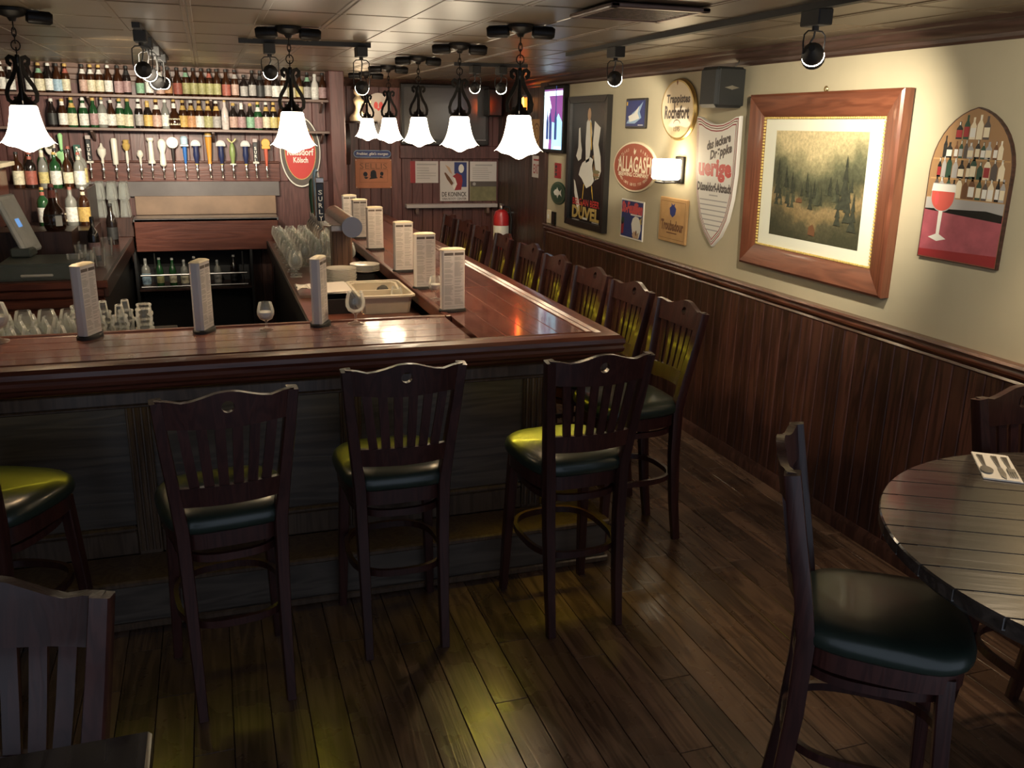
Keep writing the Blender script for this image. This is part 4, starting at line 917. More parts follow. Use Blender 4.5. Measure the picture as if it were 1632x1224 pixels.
ms = [(1.107, 4.22, 6, 'nearest menu stand on the bar side, right of the snifter glass'), (1.116, 4.875, 4, 'second menu stand from the front along the bar side'), (1.122, 5.496, 3, 'third menu stand from the front along the bar side'), (1.125, 6.546, 5, 'fourth menu stand from the front along the bar side'), (1.125, 7.24, 2, 'fifth menu stand from the front along the bar side'), (1.11, 7.70, 4, 'sixth menu stand from the front along the bar side'), (1.13, 8.75, -8, 'last menu stand at the far end of the bar side'),
      (-.537, 4.05, 66, 'menu stand on the bar front at the left, before the stacked tumblers'), (-.074, 4.05, 68, 'menu stand in the middle of the bar front, left of the snifter glass'), (.435, 4.06, 68, 'menu stand on the bar front at the right, beside the dark bin')]
for i, (x, y, a, lab) in enumerate(ms):
    o = menu if i == 0 else dup(menu); o.location = (x, y, BT); o.rotation_euler = (0, 0, R(a)); tag(o, lab, 'menu stand', 'upright menu stands on the bar')
# ================================================================ things on the work counter
pl = mb('china').lathe([(0, .004), (.07, .003), (.075, 0), (.08, .003), (.105, .010), (.135, .013), (.137, .016), (.136, .0195), (.108, .0145), (.078, .008), (0, .008)], 28).mesh('plate', .7)
for st, (x, y, n) in enumerate(((.745, 5.64, 12), (.925, 5.82, 5))):
    for k in range(n):
        o = bpy.data.objects.new('plate', pl); C.objects.link(o); o.scale = (.72, .72, 1); o.location = (x+random.uniform(-.003, .003), y, .955+.0001+k*.0088+(.055 if st else 0))
        tag(o, f'white plate, {nth(k)} from the bottom of the {["tall left", "low right"][st]} stack behind the tub', 'plate', 'stacked plates left' if st == 0 else 'stacked plates right')
o = mb('matte_black').box(-.06, .06, -.06, .06, 0, .054, .004).build('plate_riser'); o.location = (.925, 5.82, .955); tag(o, 'dark block under the low right stack of plates', 'block')
def tub(name, mat, w, d, h, label, loc, rz=0):
    t = empty(name, loc, rz); tag(t, label, 'tub')
    def rr(s): return [(x*s, y*s) for x, y in ((-w, -d+.02), (-w+.02, -d), (w-.02, -d), (w, -d+.02), (w, d-.02), (w-.02, d), (-w+.02, d), (-w, d-.02))]
    b = mb(mat); ring = lambda s, z: [(x, y, z) for x, y in rr(s)]
    b.loft([ring(.90, 0), ring(.98, h-.012), ring(1.07, h-.010), ring(1.07, h), ring(.97, h), ring(.965, h-.02), ring(.88, .006)]); b.build('shell', t, smooth=.3); return t
t = tub('bus_tub', 'tub', .145, .24, .105, 'cream plastic bus tub with a divider on the work counter', (.865, 4.93, .956))
mb('tub').box(-.13, .13, -.02, -.01, .008, .095).build('divider', t)
t = tub('inner_tub', 'tub', .13, .1, .07, 'second cream tub standing tilted inside the bus tub', (.86, 5.05, .968)); t.rotation_euler.x = R(12)
o = mb('matte_black').loft([[(r*math.cos(2*PI*k/12), r*math.sin(2*PI*k/12), z) for k in range(12)] for r, z in ((.03, 0), (.034, .03), (.03, .06), (.012, .066))]).build('bar_jigger'); o.location = (.88, 4.98, 1.02); o.rotation_euler = (R(60), .3, 0); tag(o, 'dark metal jigger lying in the cream bus tub', 'jigger')
goblet((.95, 4.86, .965), 'stemmed glass lying low in the cream bus tub', .9)
t = empty('waste_bin', (.60, 4.92, .956)); tag(t, 'black open bin beside the cream bus tub, covered by paper', 'bin')
mb('matte_black').loft([[(x*s, y*s, z) for x, y in ((-.10, -.17), (.10, -.17), (.10, .17), (-.10, .17))] for s, z in ((.94, 0), (1, .082), (.96, .082), (.9, .01))]).build('shell', t, smooth=0)
t = empty('paper_stack', (.60, 5.02, 1.040)); tag(t, 'white paper sheets lying across the black bin', 'paper')
for k in range(3):
    o = mb('paper').loft([[(-.11, y, z), (.11, y, z+.004), (.11, y, z+.0052), (-.11, y, z+.0012)] for y, z in ((-.12, 0), (0, .004), (.13, .012))]).build('sheet', t); o.location = (0, 0, k*.004); o.rotation_euler.z = R(k*5-4)
b = mb('cloth'); q = random.Random(8); rows = []
for i in range(9):
    rows.append([(-.11+i*.0275, -.06+j*.02+.01*math.sin(i), .004+.016*abs(math.sin(i*1.1+j*.8))+q.uniform(0, .008)) for j in range(7)])
vs = [p for r in rows for p in r]; b.add(vs, [(i*7+j, i*7+j+1, (i+1)*7+j+1, (i+1)*7+j) for i in range(8) for j in range(6)])
o = b.build('bar_cloth', smooth=1.0); o.location = (.56, 5.45, .975); tag(o, 'crumpled white cloth on a steel tray left of the plates', 'cloth')
t = empty('steel_tray', (.57, 5.45, .956)); tag(t, 'shallow steel tray under the white cloth on the work counter', 'tray'); mb('steel').loft([[(x*s, y*s, z) for x, y in ((-.12, -.2), (.12, -.2), (.12, .2), (-.12, .2))] for s, z in ((.95, 0), (1, .018), (.97, .018), (.92, .004))]).build('pan', t, smooth=0)
# ================================================================ tap tower
t = empty('tap_tower', (.835, 6.25, .956)); tag(t, 'T-shaped wooden tap tower with grey-blue round end and steel taps', 'tap tower')
mb('tower_wood').box(-.068, .068, -.07, .07, 0, .30, .008).build('column', t)
for k in (-1, 0, 1): mb('dark_wood').box(k*.04-.0015, k*.04+.0015, -.0715, -.0695, .01, .29).build('groove', t)
b = mb('tower_wood'); b.cyl((.035, -.30, .335), (.035, .62, .335), .064, 24); b.build('barrel', t)
b = mb('disc_blue'); b.cyl((.035, -.318, .335), (.035, -.298, .335), .068, 28); b.build('end_disc', t)
mb('steel').box(-.10, -.02, -.26, .56, .30, .345, .006).build('manifold', t)
for k in range(8):
    y = -.24+k*.1
    b = mb('chrome'); b.cyl((-.08, y, .335), (-.15, y, .345), .011, 8); b.lathe([(0, .31), (.009, .31), (.012, .34), (.009, .37), (0, .37)], 8, cx=-.15, cy=y); b.tube([(-.15, y, .325), (-.172, y, .30), (-.182, y, .255)], .008, 7, up=(0, 1, 0)); b.build('faucet', t)
h = mb('poster_black').box(-.183, -.135, -.262, -.218, .375, .62, .004); h.build('handle', t); mb('steel').box(-.186, -.132, -.265, -.215, .62, .655, .004).build('handle_cap', t)
for k, ch in enumerate('SURLY'):
    b = MB().mat('white'); b.T = Matrix.Translation((-.159, -.2625, .56-k*.042)) @ Matrix.Rotation(PI/2, 4, 'X'); b.text(ch, 0, 0, .026, .030, 0, .02); b.build('letter', t, smooth=0)
mb('steel').lathe([(0, .375), (.014, .375), (.018, .5), (.013, .66), (.010, .68), (0, .69)], 10, cx=-.155, cy=-.10).build('handle', t)
mb('tower_wood').lathe([(0, .375), (.012, .375), (.017, .48), (.012, .64), (0, .66)], 10, cx=-.155, cy=.1).build('handle', t)
mb('green_dark').lathe([(0, .375), (.012, .375), (.022, .50), (.016, .60), (0, .62)], 10, cx=-.155, cy=.3).build('handle', t)
mb('pale_blue').lathe([(0, .375), (.010, .375), (.018, .55), (.02, .68), (0, .71)], 10, cx=-.155, cy=0).build('handle', t)
# ================================================================ things on the right wall
def wall_thing(name, y, z, label, cat, tilt=0, off=0):
    m = Rwall(y, z, off)
    if tilt: m = m @ Matrix.Rotation(tilt, 4, 'X')
    t = empty(name, mtx=m); return tag(t, label, cat)
def oval(rx, ry, n=40): return [(rx*math.cos(2*PI*k/n), ry*math.sin(2*PI*k/n)) for k in range(n)]
def boxed(b, w, h, d, bev=.003): return b.box(-w/2, w/2, -h/2, h/2, 0, d, bev)
def lines(b, x0, x1, y0, y1, step, th=.004, z=0, q=random.Random(2), slack=.4):
    y = y0
    while y > y1: 
        b.rect(x0, x1-(x1-x0)*slack*q.random(), y-th, y, z); y -= step
    return b
# lit sign at the far end
t = wall_thing('lit_sign', 7.54, 2.02, 'backlit blue and violet sign with bottle shapes in a black case', 'lit sign')
w, h = .50, .565
b = mb('poster_black'); boxed(b, w, h, .05, .006); b.build('case', t)
b = MB(); z = .0508
b.mat('screen_violet').rect(-w/2+.03, w/2-.03, -h/2+.03, h/2-.03, z); z += .0006
b.mat('screen_white').poly([(-w/2+.03, -h/2+.03), (-.10, -h/2+.03), (-.07, -.1), (-.11, .02), (-.04, .10), (-.10, .2), (-w/2+.03, h/2-.08)], z)
b.rect(-w/2+.03, w/2-.03, h/2-.085, h/2-.045, z).rect(.04, w/2-.04, -h/2+.035, -h/2+.055, z+.0012)
b.mat('screen_cyan').poly([(-.02, -h/2+.03), (w/2-.03, -h/2+.03), (w/2-.03, -.02), (.13, .05), (.05, -.03), (-.02, -.02)], z); z += .0006
b.mat('screen_navy')
for x, hh in ((-.13, .20), (-.06, .22), (.07, .40)):
    b.poly([(x-.03, -.17), (x+.03, -.17), (x+.03, -.05+hh*.1), (x+.010, .0+hh*.2), (x+.008, -.17+hh+.05), (x-.008, -.17+hh+.05), (x-.010, .0+hh*.2), (x-.03, -.05+hh*.1)], z)
b.build('lit_face', t, smooth=0)
# tall black poster
t = wall_thing('framed_poster', 6.81, 1.678, 'large black framed poster of a pale figure with yellow lettering', 'poster')
w, h = .80, 1.045
b = mb('frame_black')
for a, l, hw in ((0, w, h/2), (PI/2, h, w/2), (PI, w, h/2), (-PI/2, h, w/2)):
    b.T = Matrix.Rotation(a, 4, 'Z'); b.prism([(-l/2, -hw), (l/2, -hw), (l/2-.05, -hw+.05), (-l/2+.05, -hw+.05)], 0, .045, .006)
b.build('frame', t, smooth=.3)
mb('poster_black').box(-w/2+.04, w/2-.04, -h/2+.04, h/2-.04, .004, .02).build('print_sheet', t)
b = MB(); z = .0206
b.mat('ivory').poly([(-.20, .27), (-.17, .28), (-.15, .17), (-.12, .10), (-.13, .03), (-.19, .01), (-.24, .05), (-.20, .12)], z)
b.poly([(-.04, .32), (.0, .36), (.05, .33), (.08, .24), (.04, .02), (-.03, .0), (-.05, .16)], z)
b.poly([(.12, .33), (.24, .28), (.21, .15), (.26, .06), (.28, -.05), (.24, -.11), (.15, -.13), (.10, -.02), (.13, .06), (.10, .16)], z)
b.poly([(-.10, .0), (.06, .05), (.13, .03), (.17, -.05), (.17, -.12), (.10, -.17), (.0, -.20), (-.06, -.16), (-.10, -.13), (-.17, -.1), (-.14, -.04)], z)
b.poly([(-.27, -.14), (-.24, -.16), (-.13, -.34), (-.13, -.40), (-.17, -.40), (-.25, -.25)], z)
z += .0005
b.mat('yellow').poly([(.03, .33), (.055, .31), (.085, .12), (.07, .1)], z).poly([(-.06, -.17), (-.045, -.17), (-.085, -.40), (-.095, -.40)], z).poly([(.10, -.17), (.12, -.18), (.15, -.30), (.11, -.22)], z)
b.mat('skin_print').ell(.01, .38, .035, .05, z)
b.mat('copper_print').poly([(.10, .06), (.125, .07), (.13, -.10), (.20, -.12), (.25, -.08), (.18, -.05)], z)
b.mat('hill_print').ell(.19, -.06, .07, .014, z+.0004).ell(.20, -.10, .06, .008, z+.0004)
b.build('artwork', t, smooth=0)
b = mb('red'); b.text('BELGIAN BEER', 0, -.318, .56, .055, z, .02); b.build('lettering', t, smooth=0)
b = mb('gold'); b.text('DUVEL', 0, -.405, .57, .105, z, .045); b.build('lettering', t, smooth=0)
b = MB().mat('ivory').rect(-.05, .05, -.455, -.438, z+.002); b.build('sticker', t, smooth=0)
b = MB().mat('grey_print').rect(-.28, -.12, -.478, -.466, z).rect(.10, .28, -.488, -.474, z).rect(.14, .28, -.468, -.458, z); b.build('print', t, smooth=0)
# small blue picture
t = wall_thing('small_picture', 5.975, 2.06, 'small dark blue picture in a black frame above the oval red sign', 'picture')
w, h = .325, .205
boxed(mb('frame_black'), w, h, .02, .004).build('frame', t)
b = MB(); b.mat('navy').rect(-w/2+.014, w/2-.014, -h/2+.014, h/2-.014, .0205)
b.mat('pale_blue').poly([(-.14, -.07), (-.05, .0), (.03, .03), (.12, .08), (.07, .01), (.10, -.03), (.0, -.07)], .021)
b.mat('ivory').poly([(-.11, -.02), (-.02, .0), (.06, .05), (.04, .0), (.07, -.035), (-.01, -.05), (-.09, -.06)], .0214).rect(.05, .13, -.083, -.078, .0214)
b.mat('yellow').rect(-.145, -.125, .055, .08, .0214); b.build('artwork', t, smooth=0)
# oval mirror sign
t = wall_thing('oval_sign', 5.352, 2.078, 'oval gilt mirror sign with black blackletter words beside the speaker', 'sign', R(3))
mb('brass').prism(oval(.232, .195), .006, .026, .012).build('rim', t, smooth=.4)
b = MB().mat('mirror_gold').poly(oval(.208, .175), .0266); b.build('mirror_face', t, smooth=0)
b = mb('dark_print'); b.text('Trappistes', .015, .062, .31, .07, .0272, .04, .12); b.text('Rochefort', -.005, -.015, .33, .085, .0272, .04, .12); b.text('1595', -.0, -.12, .08, .03, .0272, .02); b.build('lettering', t, smooth=0)
b = MB().mat('brown_print'); b.add([(.045*math.cos(a), -.085+.025*math.sin(a), .0271) for a in [PI*k/10 for k in range(11)]]+[(.040*math.cos(a), -.085+.020*math.sin(a), .0271) for a in [PI*k/10 for k in range(11)]], [(k, k+1, k+12, k+11) for k in range(10)])
b.poly([(0, .19), (.012, .17), (0, .15), (-.012, .17)], .0271); b.build('emblem', t, smooth=0)
# brick-red oval brewery sign
t = wall_thing('oval_tin_sign', 5.965, 1.687, 'oval brick-red tin sign with cream lettering behind the wall lamp', 'sign')
mb('cream').prism(oval(.352, .178), 0, .014, .005).build('rim', t, smooth=.4)
MB().mat('brick_red').poly(oval(.335, .165), .0146).build('face', t, smooth=0)
b = mb('cream'); b.text('ALLAGASH', 0, .018, .54, .115, .0152, .02); b.text('BREWING COMPANY', 0, -.055, .50, .030, .0152, .03); b.build('lettering', t, smooth=0)
def arc_text(b, s, rx, ry, a0, a1, hh, z, flip=False):
    for k, ch in enumerate(s):
        if ch == ' ': continue
        a = a0+(a1-a0)*(k+.5)/len(s); x, y = rx*math.cos(a), ry*math.sin(a)
        tn = math.atan2(ry*math.cos(a), -rx*math.sin(a)); b.text(ch, x, y, hh*.65, hh, z, .02, 0, tn+(0 if flip else PI))
b = mb('cream'); arc_text(b, 'PORTLAND', .27, .125, R(165), R(108), .022, .0152); arc_text(b, 'MAINE', .27, .125, R(72), R(28), .022, .0152); arc_text(b, 'WHEN LIFE GIVES YOU YEAST', .27, .125, R(212), R(328), .02, .0152, True); b.build('lettering', t, smooth=0)
b = MB().mat('cream').poly([(.0, .085), (.02, .10), (.03, .125), (.01, .115), (-.005, .135), (-.012, .105)], .0152); b.build('emblem', t, smooth=0)
# blue beer poster
t = wall_thing('blue_poster', 5.965, 1.308, 'blue beer poster with red script and white glass in white border', 'poster')
w, h = .375, .285; boxed(mb('white'), w, h, .008, .002).build('sheet', t)
b = MB(); b.mat('navy').rect(-w/2+.012, w/2-.012, -h/2+.012, h/2-.010, .0086)
b.mat('ivory').poly([(.0, -.03), (.02, .01), (.06, .03), (.11, .025), (.15, -.01), (.16, -.06), (.13, -.125), (.06, -.128), (.02, -.09)], .0092)
b.mat('skin_print').poly([(.02, -.11), (.05, -.075), (.09, -.10), (.13, -.08), (.12, -.128), (.04, -.129)], .0096)
b.mat('red_dark').poly([(-.17, -.12), (-.13, -.11), (-.125, -.04), (-.15, -.02), (-.17, -.04)], .0092); b.mat('green_dark').poly([(-.17, .0), (-.13, .01), (-.12, -.02), (-.15, -.05), (-.17, -.04)], .0092)
b.mat('gold').poly([(.13, .01), (.17, .03), (.16, .0), (.17, -.02), (.145, -.02)], .0096); b.mat('brown_print').ell(.085, -.09, .012, .02, .01, 12)
b.build('artwork', t, smooth=0)
b = mb('pink_red'); b.text('St-Feuillien', .0, .085, .345, .085, .0100, .06, .2); b.build('lettering', t, smooth=0)
b = MB().mat('white').rect(-.02, .16, .032, .042, .0092); b.build('print', t, smooth=0)
# tan board
t = wall_thing('tan_sign', 5.335, 1.366, 'tan wooden beer sign with dark blackletter word under the wall lamp', 'sign')
w, h = .375, .295; boxed(mb('tan_board'), w, h, .016, .004).build('board', t)
b = mb('brown_print'); b.text('Troubadour', 0, -.035, .31, .07, .0166, .045); b.text('MAGMA', 0, -.082, .1, .012, .0166, .02) if False else None; b.rect(-.07, .07, -.088, -.080, .0166)
for s in (-1, 1): b.rect(min(s*.165, s*.168), max(s*.165, s*.168), -.125, .125, .0166)
b.rect(-.165, .165, .122, .1245, .0166).rect(-.165, .165, -.1245, -.122, .0166); b.build('lettering', t, smooth=0)
b = mb('navy'); b.poly([(-.035, .04), (.0, .02), (.035, .04), (.045, .08), (.02, .095), (.025, .115), (.0, .10), (-.025, .115), (-.02, .095), (-.045, .08)], .0168); b.build('emblem', t, smooth=0)
# wall lamp
t = wall_thing('wall_lamp', 5.29, 1.70, 'glowing square glass wall lamp on a dark bronze bracket', 'wall lamp')
boxed(mb('iron'), .11, .17, .02, .004).build('back_plate', t)
b = mb('iron'); b.tube([(0, -.06, .02), (0, -.075, .06), (0, -.075, .12), (0, -.06, .14)], .008, 8, up=(1, 0, 0)); b.cyl((-.055, -.08, .07), (.055, -.08, .07), .007, 8); b.cyl((-.055, -.08, .15), (.055, -.08, .15), .007, 8); b.cyl((-.05, -.08, .06), (-.05, -.08, .16), .006, 8); b.cyl((.05, -.08, .06), (.05, -.08, .16), .006, 8); b.build('bracket', t)
b = mb('sconce_glass')
def rsq(w, d, z, r=.02): return [(x*w, z, .11+y*d) for x, y in ((-1, -.75), (-.8, -1), (.8, -1), (1, -.75), (1, .75), (.8, 1), (-.8, 1), (-1, .75))]
b.loft([rsq(.075, .062, -.062), rsq(.085, .070, -.05), rsq(.085, .070, .06), rsq(.08, .066, .068)]); b.build('glass_shade', t, smooth=.8)
l = bpy.data.lights.new('wall_lamp_light', 'POINT'); l.energy = SCONCE_BULB; l.color = (1, .74, .42); l.shadow_soft_size = .04
lo = bpy.data.objects.new('wall_lamp_light', l); C.objects.link(lo); lo.location = (WX-.11, 5.29, 1.80)
# shield
t = wall_thing('shield_sign', 4.81, 1.66, 'white shield-shaped sign with red blackletter word and pinstriped edge', 'sign', R(2), .0)
def shield(k=1.0):
    p = [(-.235, .385), (-.17, .345), (-.09, .362), (-.04, .385), (.0, .395)]
    p = [(-.235, .36), (-.185, .365), (-.12, .345), (-.07, .335)]
    o = [(-.238, .375), (-.20, .372), (-.14, .350), (-.07, .334), (.0, .330), (.07, .334), (.14, .350), (.20, .372), (.238, .375), (.236, .25), (.228, .05), (.205, -.10), (.16, -.23), (.09, -.33), (.0, -.40), (-.09, -.33), (-.16, -.23), (-.205, -.10), (-.228, .05), (-.236, .25)]
    return [(x*k, (y+.02)*k-.02) for x, y in o]
mb('white').prism(shield(), .012, .035, .004).build('board', t, smooth=.4)
mb('dark_wood').box(-.05, .05, .1, .2, 0, .012).build('hanger', t)
b = MB(); z = .0354
for k, m_ in ((.975, 'red_dark'), (.955, 'ivory'), (.935, 'brown_print'), (.92, 'ivory'), (.895, 'red_dark'), (.875, 'white')):
    b.mat(m_).poly(shield(k), z); z += .0004
b.build('border', t, smooth=0)
b = mb('dark_print'); b.text('das leckere', .03, .23, .27, .055, z, .045, .3, R(12)); b.text('Dröppke', .06, .165, .25, .07, z, .05, .3, R(12)); b.text('Düsseldorf-Altstadt', .0, -.04, .39, .055, z, .045); b.build('lettering', t, smooth=0)
b = mb('red'); b.text('uerige', .0, .06, .38, .135, z, .05); b.build('lettering', t, smooth=0)
b = mb('grey_print')
for k, ww in enumerate((.05, .16, .155, .15, .14, .12, .10, .07)): b.rect(-ww, ww, -.092-k*.03, -.085-k*.03, z)
b.rect(-.004, .004, -.345, -.338, z); b.build('print', t, smooth=0)
# loudspeaker
t = wall_thing('loudspeaker', 4.66, 2.185, 'black wall loudspeaker above the white shield', 'loudspeaker')
b = mb('speaker_black'); b.T = Matrix.Rotation(R(3), 4, 'Y'); b.box(-.09, .09, -.108, .112, .03, .225, .018); b.build('cabinet', t, smooth=.4)
b = mb('speaker_black'); b.T = Matrix.Rotation(R(3), 4, 'Y'); b.box(.088, .098, -.098, .102, .042, .213, .006); b.build('grille', t)
b = mb('steel'); b.T = Matrix.Rotation(R(3), 4, 'Y'); b.add([(.0985, .012*math.cos(2*PI*k/12), .128+.012*math.sin(2*PI*k/12)) for k in range(12)], [tuple(range(12))]); b.add([(.0983, 0, .078), (.0983, .009, .118), (.0983, .009, .138), (.0983, 0, .178), (.0983, -.009, .138), (.0983, -.009, .118)], [tuple(range(6))]); b.build('badge', t, smooth=0)
b = mb('iron'); b.box(-.03, .03, -.04, .04, 0, .04).tube([(0, .1, .07), (.02, .14, .04), (-.01, .19, .004)], .003, 5, up=(1, 0, 0)); b.build('bracket', t)
# framed landscape print
t = wall_thing('framed_painting', 3.857, 1.683, 'large wooden framed landscape print with cream mat, lit from above', 'painting', R(1.2), .004)
w, h, fw = 1.185, .925, .118
for a, l, hw in ((0, w, h/2), (PI/2, h, w/2), (PI, w, h/2), (-PI/2, h, w/2)):
    b = mb('frame_wood'); f = fw
    P = [[(-l/2, -hw, 0), (l/2, -hw, 0)], [(-l/2, -hw, .05), (l/2, -hw, .05)], [(-l/2+.012, -hw+.012, .058), (l/2-.012, -hw+.012, .058)], [(-l/2+f*.8, -hw+f*.8, .040), (l/2-f*.8, -hw+f*.8, .040)], [(-l/2+f, -hw+f, .030), (l/2-f, -hw+f, .030)], [(-l/2+f, -hw+f, 0), (l/2-f, -hw+f, 0)]]
    vs = [q for p in P for q in p]; n_ = len(P); b.add(vs, [(2*k, 2*k+1, 2*((k+1) % n_)+1, 2*((k+1) % n_)) for k in range(n_)]+[tuple(2*k for k in range(n_))[::-1], tuple(2*k+1 for k in range(n_))])
    o = b.build('frame_side', t, smooth=.3); o.rotation_euler.z = a
b = mb('gold')
mw, mh = w/2-fw, h/2-fw
for k in range(58):
    x = -mw+2*mw*(k+.5)/58
    for y in (-mh+.005, mh-.005): b.box(x-.006, x+.006, y-.005, y+.005, .022, .034, .002)
for k in range(42):
    y = -mh+2*mh*(k+.5)/42
    for x in (-mw+.005, mw-.005): b.box(x-.005, x+.005, y-.006, y+.006, .022, .034, .002)
b.build('beaded_trim', t)
mb('mat_board').box(-mw+.008, mw-.008, -mh+.008, mh-.008, .006, .020).build('mat', t, smooth=0)
b = MB(); z = .0206; pw, ph = .365, .275
q = random.Random(21)
b.mat('landscape_print').rect(-pw, pw, -ph, ph, z); z += .0003
def conifer(x, y, hh, wd):
    pts = [(x, y+hh)]
    for k in range(4):
        f = (k+1)/4; pts += [(x+wd*f, y+hh*(1-f)+.006), (x+wd*f*.5, y+hh*(1-f)+.008)]
    pts += [(x-2*(p[0]-x)*0-(p[0]-x), p[1]) for p in pts[:0:-1]]
    b.poly(pts, z)
for k in range(46):
    b.mat('forest_print_dark' if k % 2 else 'forest_print'); x = q.uniform(-pw+.03, pw-.03); conifer(x, q.uniform(-.13, .0) if abs(x) > .12 else q.uniform(-.10, -.03), q.uniform(.05, .11), q.uniform(.012, .022)); z += .00008
b.mat('forest_print_dark')
for x, y, hh in ((.235, -.10, .27), (.27, -.16, .2), (.20, -.18, .16), (-.02, -.12, .13), (-.31, -.06, .2), (.31, -.2, .2), (-.24, -.02, .12)): conifer(x, y, hh, hh*.17); z += .0001
b.mat('brown_print').poly([(-.02, -.24), (-.015, -.20), (.015, -.185), (.035, -.21), (.038, -.245)], z).poly([(-.14, -.085), (-.14, -.07), (-.115, -.058), (-.09, -.07), (-.09, -.085)], z)
b.build('landscape', t, smooth=0)
mb('brass').tube([(.012*math.cos(a), h/2+.014+.012*math.sin(a), .01) for a in [2*PI*k/12 for k in range(12)]], .003, 5, closed=True, up=(0, 0, 1)).build('hanging_eye', t)
# arched sign with a goblet of red beer
t = wall_thing('arched_sign', 2.898, 1.745, 'arched pointed photo panel of a red beer goblet and shelves of bottles', 'sign')
aw = .212
_c, _y0, _h = .047, .06, .255
_a1 = math.atan2(_h, _c)
out = [(-aw, -.307), (aw, -.307)]+[(-_c+(aw+_c)*math.cos(_a1*k/9), _y0+(aw+_c)*math.sin(_a1*k/9)) for k in range(10)]
out += [(-x, y) for x, y in out[2:-1][::-1]]
mb('dark_wood').prism(out, 0, .016).build('board', t, smooth=.3)
b = MB(); z = .0166
ins = [(x*.975, y*.985) for x, y in out]
b.mat('copper_print').poly(ins, z); z += .0004
q = random.Random(33)
def inside(x, y):
    if y < _y0: return abs(x) < aw*.94
    if y > _y0+_h*.97: return False
    return abs(x) < (math.sqrt((aw+_c)**2-(y-_y0)**2)-_c)*.93
for row, y0 in enumerate((-.045, .035, .115, .19)):
    x = -aw+.02
    while x < aw-.02:
        hh = q.uniform(.062, .10); ww = q.uniform(.020, .033)
        if inside(x-ww*.6, y0+hh) and inside(x+ww*.6, y0+hh):
            b.mat(q.choice(['brown_print', 'green_dark', 'green_dark', 'poster_black', 'grey_print', 'dark_print', 'cream'])).poly([(x-ww/2, y0), (x+ww/2, y0), (x+ww/2, y0+hh*.6), (x+ww*.18, y0+hh*.78), (x+ww*.18, y0+hh), (x-ww*.18, y0+hh), (x-ww*.18, y0+hh*.78), (x-ww/2, y0+hh*.6)], z)
            if q.random() < .8: b.mat(q.choice(['ivory', 'white', 'cream', 'gold', 'cream', 'grey_print', 'red_dark'])).rect(x-ww*.45, x+ww*.45, y0+hh*.10, y0+hh*.52, z+.0003)
            if q.random() < .5: b.mat('ivory').rect(x-ww*.12, x+ww*.05, y0+hh*.8, y0+hh*.97, z+.0003)
        x += ww+.004
    if row < 3: b.mat('tan_board').rect(-aw*.93, aw*.93, y0-.008, y0-.002, z)
z += .0007
b.mat('mauve_print' if 'mauve_print' in M else 'grey_print').rect(-aw*.96, aw*.96, -.10, -.05, z)
b.mat('rose_print').rect(-aw*.97, aw*.97, -.300, -.10, z); b.mat('red_dark').poly([(-aw*.97, -.30), (aw*.97, -.30), (aw*.97, -.255), (-aw*.97, -.27)], z+.0003)
b.mat('poster_black').poly([(-aw*.96, -.102), (aw*.96, -.125), (aw*.96, -.095), (.12, -.085), (-.05, -.092), (-aw*.96, -.097)], z+.0003); z += .0006
gx, gy = -.113, -.045
bowl = [(gx+.066*math.cos(a_), gy+.062*math.sin(a_)) for a_ in [PI+PI*k/16 for k in range(17)]]
b.mat('grey_print').poly([(gx-.062, gy+.055), (gx+.062, gy+.055)]+bowl[::-1], z); z += .0003
b.mat('ivory').poly([(gx-.062, gy+.052), (gx+.062, gy+.052), (gx+.066, gy+.02), (gx-.066, gy+.02)], z).poly([(gx-.011, gy-.058), (gx+.011, gy-.058), (gx+.009, gy-.155), (gx+.05, gy-.172), (gx, gy-.185), (gx-.05, gy-.172), (gx-.009, gy-.155)], z); z += .0003
b.mat('beer_print').poly([(gx-.062, gy+.022), (gx+.062, gy+.022)]+[(gx+(x_-gx)*.93, gy+(y_-gy)*.93) for x_, y_ in bowl[::-1]], z); z += .0003
b.mat('pink_red').ell(gx-.03, gy-.01, .012, .028, z, 12)
b.build('artwork', t, smooth=0)
# small plaques at the far end
t = wall_thing('red_sticker', 7.50, 1.585, 'small red upright plaque above the green oval sign', 'plaque')
boxed(mb('red_dark'), .15, .13, .008, .002).build('plate', t); MB().mat('poster_black').rect(-.055, -.015, -.045, -.02, .0086).rect(-.055, -.015, -.01, .012, .0086).rect(-.055, -.015, .02, .045, .0086).build('print', t, smooth=0)
t = wall_thing('green_oval_sign', 7.47, 1.39, 'green oval sign with a white fish below the lit sign', 'sign')
mb('green_dark').prism(oval(.18, .10), 0, .012, .004).build('plate', t, smooth=.4)
b = MB().mat('hill_print'); m_ = 40; ro = [(.160*math.cos(2*PI*k/m_), .088*math.sin(2*PI*k/m_), .0125) for k in range(m_)]+[(.155*math.cos(2*PI*k/m_), .084*math.sin(2*PI*k/m_), .0125) for k in range(m_)]
b.add(ro, [(k, (k+1) % m_, m_+(k+1) % m_, m_+k) for k in range(m_)]); arc_text(b, 'CRAFT ALES'[:0] or ' ', .13, .07, 3, 1, .01, .0126); b.build('ring', t, smooth=0)
MB().mat('ivory').poly([(-.10, .005), (-.06, .03), (-.03, .032), (-.01, .055), (.01, .032), (.05, .018), (.09, .04), (.08, .008), (.10, -.025), (.05, -.006), (.02, -.018), (.0, -.045), (-.02, -.02), (-.07, -.018)], .0128).build('emblem', t, smooth=0)
t = wall_thing('wall_socket', 7.68, 1.165, 'cream switch plate and small black box above the chair rail', 'switch plate')
mb('cream').box(-.05, .05, -.06, .06, 0, .012, .003).build('plate', t); mb('poster_black').box(.09, .17, -.06, .055, 0, .02, .003).build('black_box', t); mb('white').box(-.012, .012, -.02, .02, .012, .02, .002).build('switch', t)
t = wall_thing('exit_notice', 8.01, 1.595, 'white paper notice with red exit lettering at the far dark wall', 'notice', 0, .015)
